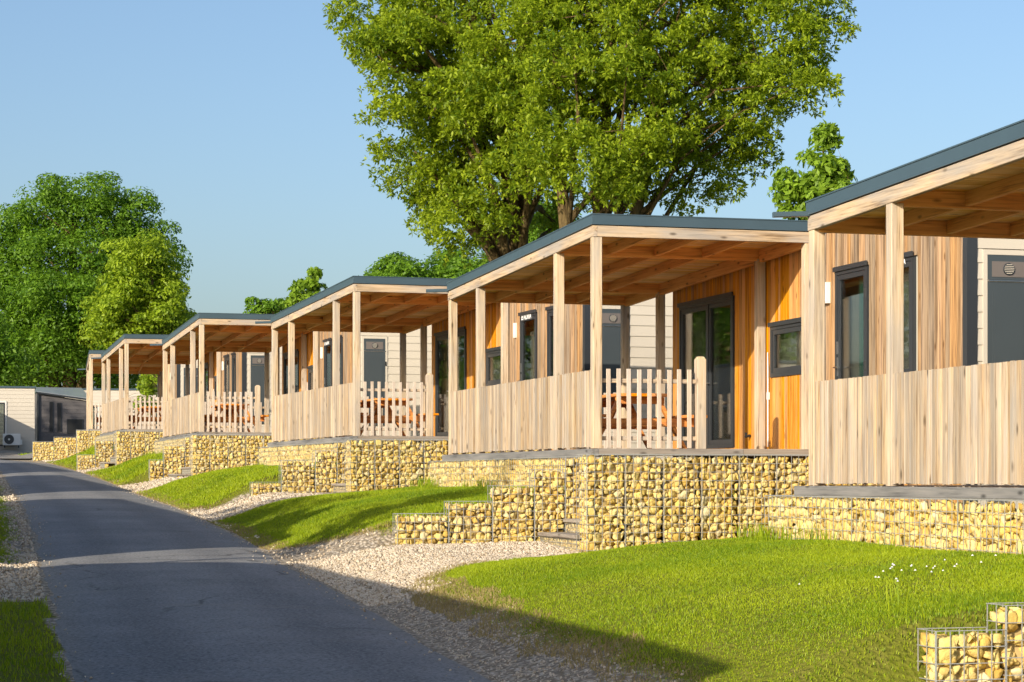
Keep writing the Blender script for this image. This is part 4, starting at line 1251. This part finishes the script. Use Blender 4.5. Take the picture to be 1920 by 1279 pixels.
def tree(name, base, trunk_top, r0, lobes, clumps, per, size, leaf, label, seed, crad=(.45, .8), limbs=16, stems=None, group=None, drop=0., inner=.25, cat='tree'):
    """lobes: (center xyz, radii xyz); leaves gather in clumps near the lobes' outsides"""
    r = np.random.default_rng(seed)
    t = empty(name, base)
    base = np.array(base)
    vol = np.array([np.prod(l[1]) ** (2 / 3) for l in lobes]); vol /= vol.sum()
    C = []
    for (c, q), f in zip(lobes, vol):
        k = max(3, int(clumps * f)); d = r.normal(size=(k, 3)); d /= np.linalg.norm(d, axis=1)[:, None]
        s = r.uniform(0, 1, k); s = np.where(s < inner, r.uniform(.2, .75, k), r.uniform(.78, 1.02, k)); s = np.where(r.uniform(0, 1, k) < .08, r.uniform(1.05, 1.25, k), s)
        C.append(np.array(c) + d * s[:, None] * np.array(q))
    C = np.vstack(C); R = r.uniform(crad[0], crad[1], len(C))
    V, F = rosettes(C, R, per // 8, size, r) if leaf == 'leaf_oak' else leaf_cloud(C, R, per, size, r, drop=drop)
    np_mesh('crown', V - base, F, M[leaf], t)
    m = MB()
    tops = [Vector(trunk_top)] + [Vector(s) for s in (stems or [])]
    for tp in tops:
        b0 = Vector(base) + Vector((0, 0, -.3)); pts, rd = [], []
        for k in range(9):
            f = k / 8; p = b0.lerp(tp, f); w = (0 if k in (0,) else .12 * r0 * 6 * f)
            pts.append(p + Vector((r.normal(0, .12) * w, r.normal(0, .12) * w, 0))); rd.append(r0 * (1.25 - .2 * f if k == 0 else 1 - .62 * f))
        m.tube([p - Vector(base) for p in pts], rd, 12)
    for _ in range(limbs):
        c = Vector(C[r.integers(len(C))]); tp = tops[r.integers(len(tops))]
        f = r.uniform(.35, .95); a = Vector(base).lerp(tp, f)
        if c.z < a.z: a = Vector(base).lerp(tp, max(.3, f * .6))
        mid = a.lerp(c, .5) + Vector((r.normal(0, .3), r.normal(0, .3), (c - a).length * .1)); q = r0 * (.42 - .2 * f)
        e = a.lerp(c, .97)
        m.tube([p - Vector(base) for p in (a, a.lerp(mid, .5), mid, mid.lerp(e, .5), e)], [q, q * .8, q * .6, q * .4, q * .15], 7)
        for _k in range(2):
            g = Vector(C[r.integers(len(C))]); 
            if (g - mid).length < 3.2: m.tube([p - Vector(base) for p in (mid, mid.lerp(g, .5) + Vector((0, 0, .1)), g)], [q * .5, q * .3, q * .1], 5)
    m.build('trunk', M['bark'], t, smooth=True)
    return tag(t, label, cat, group)
def lobe(px, py, rx, ry, d, dd=0., dr=None):
    D = d + dd; c = at(px, py, D); k = D / 4167.7
    return (c, (rx * k, dr if dr else (rx + ry) / 2 * k, ry * k))

D = 53.
def gxy(x, y):
    p = np.array([x, y]) - O0
    return float(ground(float(p @ UD), float(p @ VD))) + ZC
bx = at(957, 0, D)[0]
tree('oak_tree', (bx, D, gxy(bx, D)), at(985, 40, D), .36,
     [lobe(745, 30, 120, 110, D, -1), lobe(800, 130, 130, 120, D, -2), lobe(800, 250, 105, 90, D, -1), lobe(800, 330, 85, 60, D, 0), lobe(900, 60, 160, 150, D, 1), lobe(925, 225, 120, 95, D, -2),
      lobe(860, 370, 80, 72, D, -1), lobe(868, 425, 56, 46, D, -2), lobe(915, 395, 50, 45, D, -2), lobe(815, 385, 50, 45, D, 0), lobe(1000, 310, 70, 55, D, -3), lobe(1030, 380, 60, 50, D, 3), lobe(1010, 130, 150, 140, D, -3), lobe(900, -110, 270, 110, D, 0)],
     540, 288, .125, 'leaf_oak', 'tall spreading tree with a dark trunk behind the second terrace roof', 41, (.28, .68), 40, inner=.1)
D = 50.
bx = at(1088, 0, D)[0]
tree('oak_tree', (bx, D, gxy(bx, D)), at(1150, 20, D), .22,
     [lobe(1100, 60, 140, 130, D, -1), lobe(1110, 210, 130, 100, D, -2), lobe(1120, 310, 110, 75, D, -2), lobe(1240, 60, 170, 130, D, 0), lobe(1270, 200, 140, 110, D, -1), lobe(1230, 330, 110, 65, D, 0),
      lobe(1390, 70, 160, 110, D, 1), lobe(1470, 50, 110, 90, D, 0), lobe(1490, 140, 80, 60, D, -1), lobe(1410, 190, 105, 75, D, 0), lobe(1340, 290, 80, 60, D, 1), lobe(1310, 365, 55, 28, D, 0), lobe(1420, 270, 55, 40, D, 0), lobe(1230, -90, 330, 100, D, 0)],
     560, 288, .12, 'leaf_oak', 'broad tree with several pale stems over the right end of the second roof', 42, (.26, .64), 44, [at(1040, 90, D), at(1250, 120, D)], inner=.12)
D = 92.
for px, py, rx, ry, lab, sd_ in ((850, 560, 90, 85, 'dense green tree low behind the second roof, left of the dark trunk', 51), (740, 560, 95, 72, 'round green tree behind the third terrace roof', 52), (1010, 470, 75, 85, 'green tree showing between the two trunks of the tall trees', 53)):
    x, y, z = at(px, 0, D)
    tree('bushy_tree', (x, D, gxy(x, D)), at(px, py - 30, D), .22, [lobe(px - rx * .4, py + 15, rx * .6, ry * .7, D), lobe(px + rx * .35, py, rx * .65, ry * .8, D, -1), lobe(px, py - ry * .3, rx * .55, ry * .7, D, .5)],
         95, 240, .19, 'leaf_maple', lab, sd_, (.5, 1.0), 10, group='bushy trees behind the roofs')
# young broad-leaved trees behind the terraces
D = 40.
x = at(1530, 0, D)[0]
tree('young_tree', (x, D, gxy(x, D)), at(1545, 270, D), .05, [lobe(1548, 268, 18, 32, D), lobe(1545, 320, 34, 40, D), lobe(1520, 375, 52, 40, D), lobe(1490, 345, 26, 24, D), lobe(1575, 370, 38, 26, D)],
     84, 62, .15, 'leaf_big', 'young broad-leaved tree standing against the sky by the nearest roof', 61, (.13, .26), 10, drop=.6)
D = 62.
x = at(578, 0, D)[0]
tree('young_tree', (x, D, gxy(x, D)), at(590, 510, D), .05, [lobe(592, 512, 10, 11, D), lobe(578, 550, 27, 24, D), lobe(560, 570, 16, 14, D), lobe(590, 580, 24, 20, D)],
     44, 60, .17, 'leaf_big', 'young tree with a tuft on top above the third terrace roof', 62, (.14, .25), 6, drop=.6)
D = 78.
x = at(510, 0, D)[0]
tree('young_tree', (x, D, gxy(x, D)), at(512, 566, D), .05, [lobe(468, 574, 9, 12, D), lobe(512, 580, 28, 18, D), lobe(535, 575, 18, 13, D), lobe(482, 588, 18, 9, D)],
     46, 50, .16, 'leaf_maple', 'low thin tree tops above the fourth terrace roof', 63, (.16, .32), 6)
# big trees on the left
D = 142.
x = at(125, 0, D)[0]
tree('maple_tree', (x, D, 1.8 + 1.9), at(140, 420, D), .55,
     [lobe(140, 390, 95, 60, D), lobe(70, 440, 75, 70, D), lobe(200, 440, 85, 70, D), lobe(250, 420, 55, 45, D), lobe(60, 560, 90, 80, D, -2), lobe(150, 540, 110, 90, D, -3), lobe(40, 660, 100, 60, D, -1), lobe(130, 650, 100, 55, D, -3), lobe(10, 500, 70, 80, D), lobe(230, 560, 90, 80, D), lobe(270, 490, 60, 60, D), lobe(300, 600, 60, 60, D)],
     380, 280, .24, 'leaf_maple', 'huge dark green maple towering at the left edge', 71, (.8, 1.7), 22, [at(60, 480, D), at(215, 470, D)])
D = 132.
x = at(290, 0, D)[0]
tree('lime_tree', (x, D, 1.8 + 1.7), at(285, 500, D), .26,
     [lobe(255, 490, 50, 45, D), lobe(300, 520, 50, 45, D), lobe(250, 570, 70, 55, D), lobe(315, 580, 52, 42, D), lobe(270, 625, 85, 35, D), lobe(215, 610, 45, 45, D)],
     130, 200, .25, 'leaf_lime', 'yellow-green rounded tree in front of the huge maple', 72, (.6, 1.15), 12)
for px, dd_, sd_, lab in ((25, 150, 73, 'dark hedge-like tree mass below the maple, far left'), (185, 152, 74, 'dark green tree seen through the fifth and last terraces'), (275, 112, 75, 'light green bush seen through the fifth terrace'), (-60, 130, 76, 'dark tree half cut by the left edge of the photo')):
    x = at(px, 0, dd_)[0]; big = sd_ != 75
    lb = [lobe(px - 40, 690, 60, 50, dd_), lobe(px + 40, 690, 60, 45, dd_), lobe(px, 640, 70, 50, dd_)] if big else [lobe(px, 740, 14, 35, dd_), lobe(px + 6, 720, 12, 20, dd_)]
    tree('bushy_tree', (x, dd_, 1.8 + 1.9), at(px, 660, dd_), .3 if big else .06, lb, 150 if big else 26, 110 if big else 60, .27 if big else .2, 'leaf_maple' if big else 'leaf_lime', lab, sd_, (.9, 1.5) if big else (.25, .4), 8, group='bushy trees by the far homes')
# small tree in the gap between the left-hand homes; its shade dapples the lane and the lawn
u_, v_ = -3.6, -9.3
x, y = world(u_, v_)
g0 = float(ground(u_, v_)) + ZC
tree('young_tree', (x, y, g0), (x + .1, y, g0 + 4.2), .07, [((x, y, g0 + 3.6), (1.0, 1.0, 1.0)), ((x + .2, y + .5, g0 + 4.6), (.8, .9, .8))], 60, 60, .14, 'leaf_lime', 'small tree between two beige homes left of the lane', 81, (.2, .4), 8)

# tall trees far along the left side of the lane, out of frame (the glass doors mirror them)
for k, (u_, v_, h_) in enumerate(((62, -19, 12), (74, -24, 14), (88, -20, 13), (52, -27, 11), (100, -30, 15))):
    x, y = world(u_, v_); g0 = float(zroad(u_)) + ZC
    tree('tall_tree', (x, y, g0), (x, y, g0 + h_ * .8), .35, [((x, y, g0 + h_ * .5), (3.6, 3.6, h_ * .3)), ((x + 1.5, y - 1, g0 + h_ * .72), (2.8, 2.8, h_ * .25))], 120, 80, .34, 'leaf_maple',
         'tall dark tree far off on the left side of the lane', 90 + k, (.7, 1.3), 8, group='tall trees left of the lane')

# broad tree behind the second left-hand home; its crown shades the lawn across the lane
x, y = world(-1., -13.6); g0 = float(ground(-1., -13.6)) + ZC
tree('bushy_tree', (x, y, g0), (x, y, g0 + 5.), .14, [((x + UD[0] * k, y + UD[1] * k, g0 + 5.1 + .2 * math.sin(k * 2)), (1.2, 1.2, .75)) for k in (-2.1, -.7, .8, 2.1, 3.2)], 90, 90, .16, 'leaf_maple',
     'broad low tree behind a beige home left of the lane', 97, (.3, .6), 12)
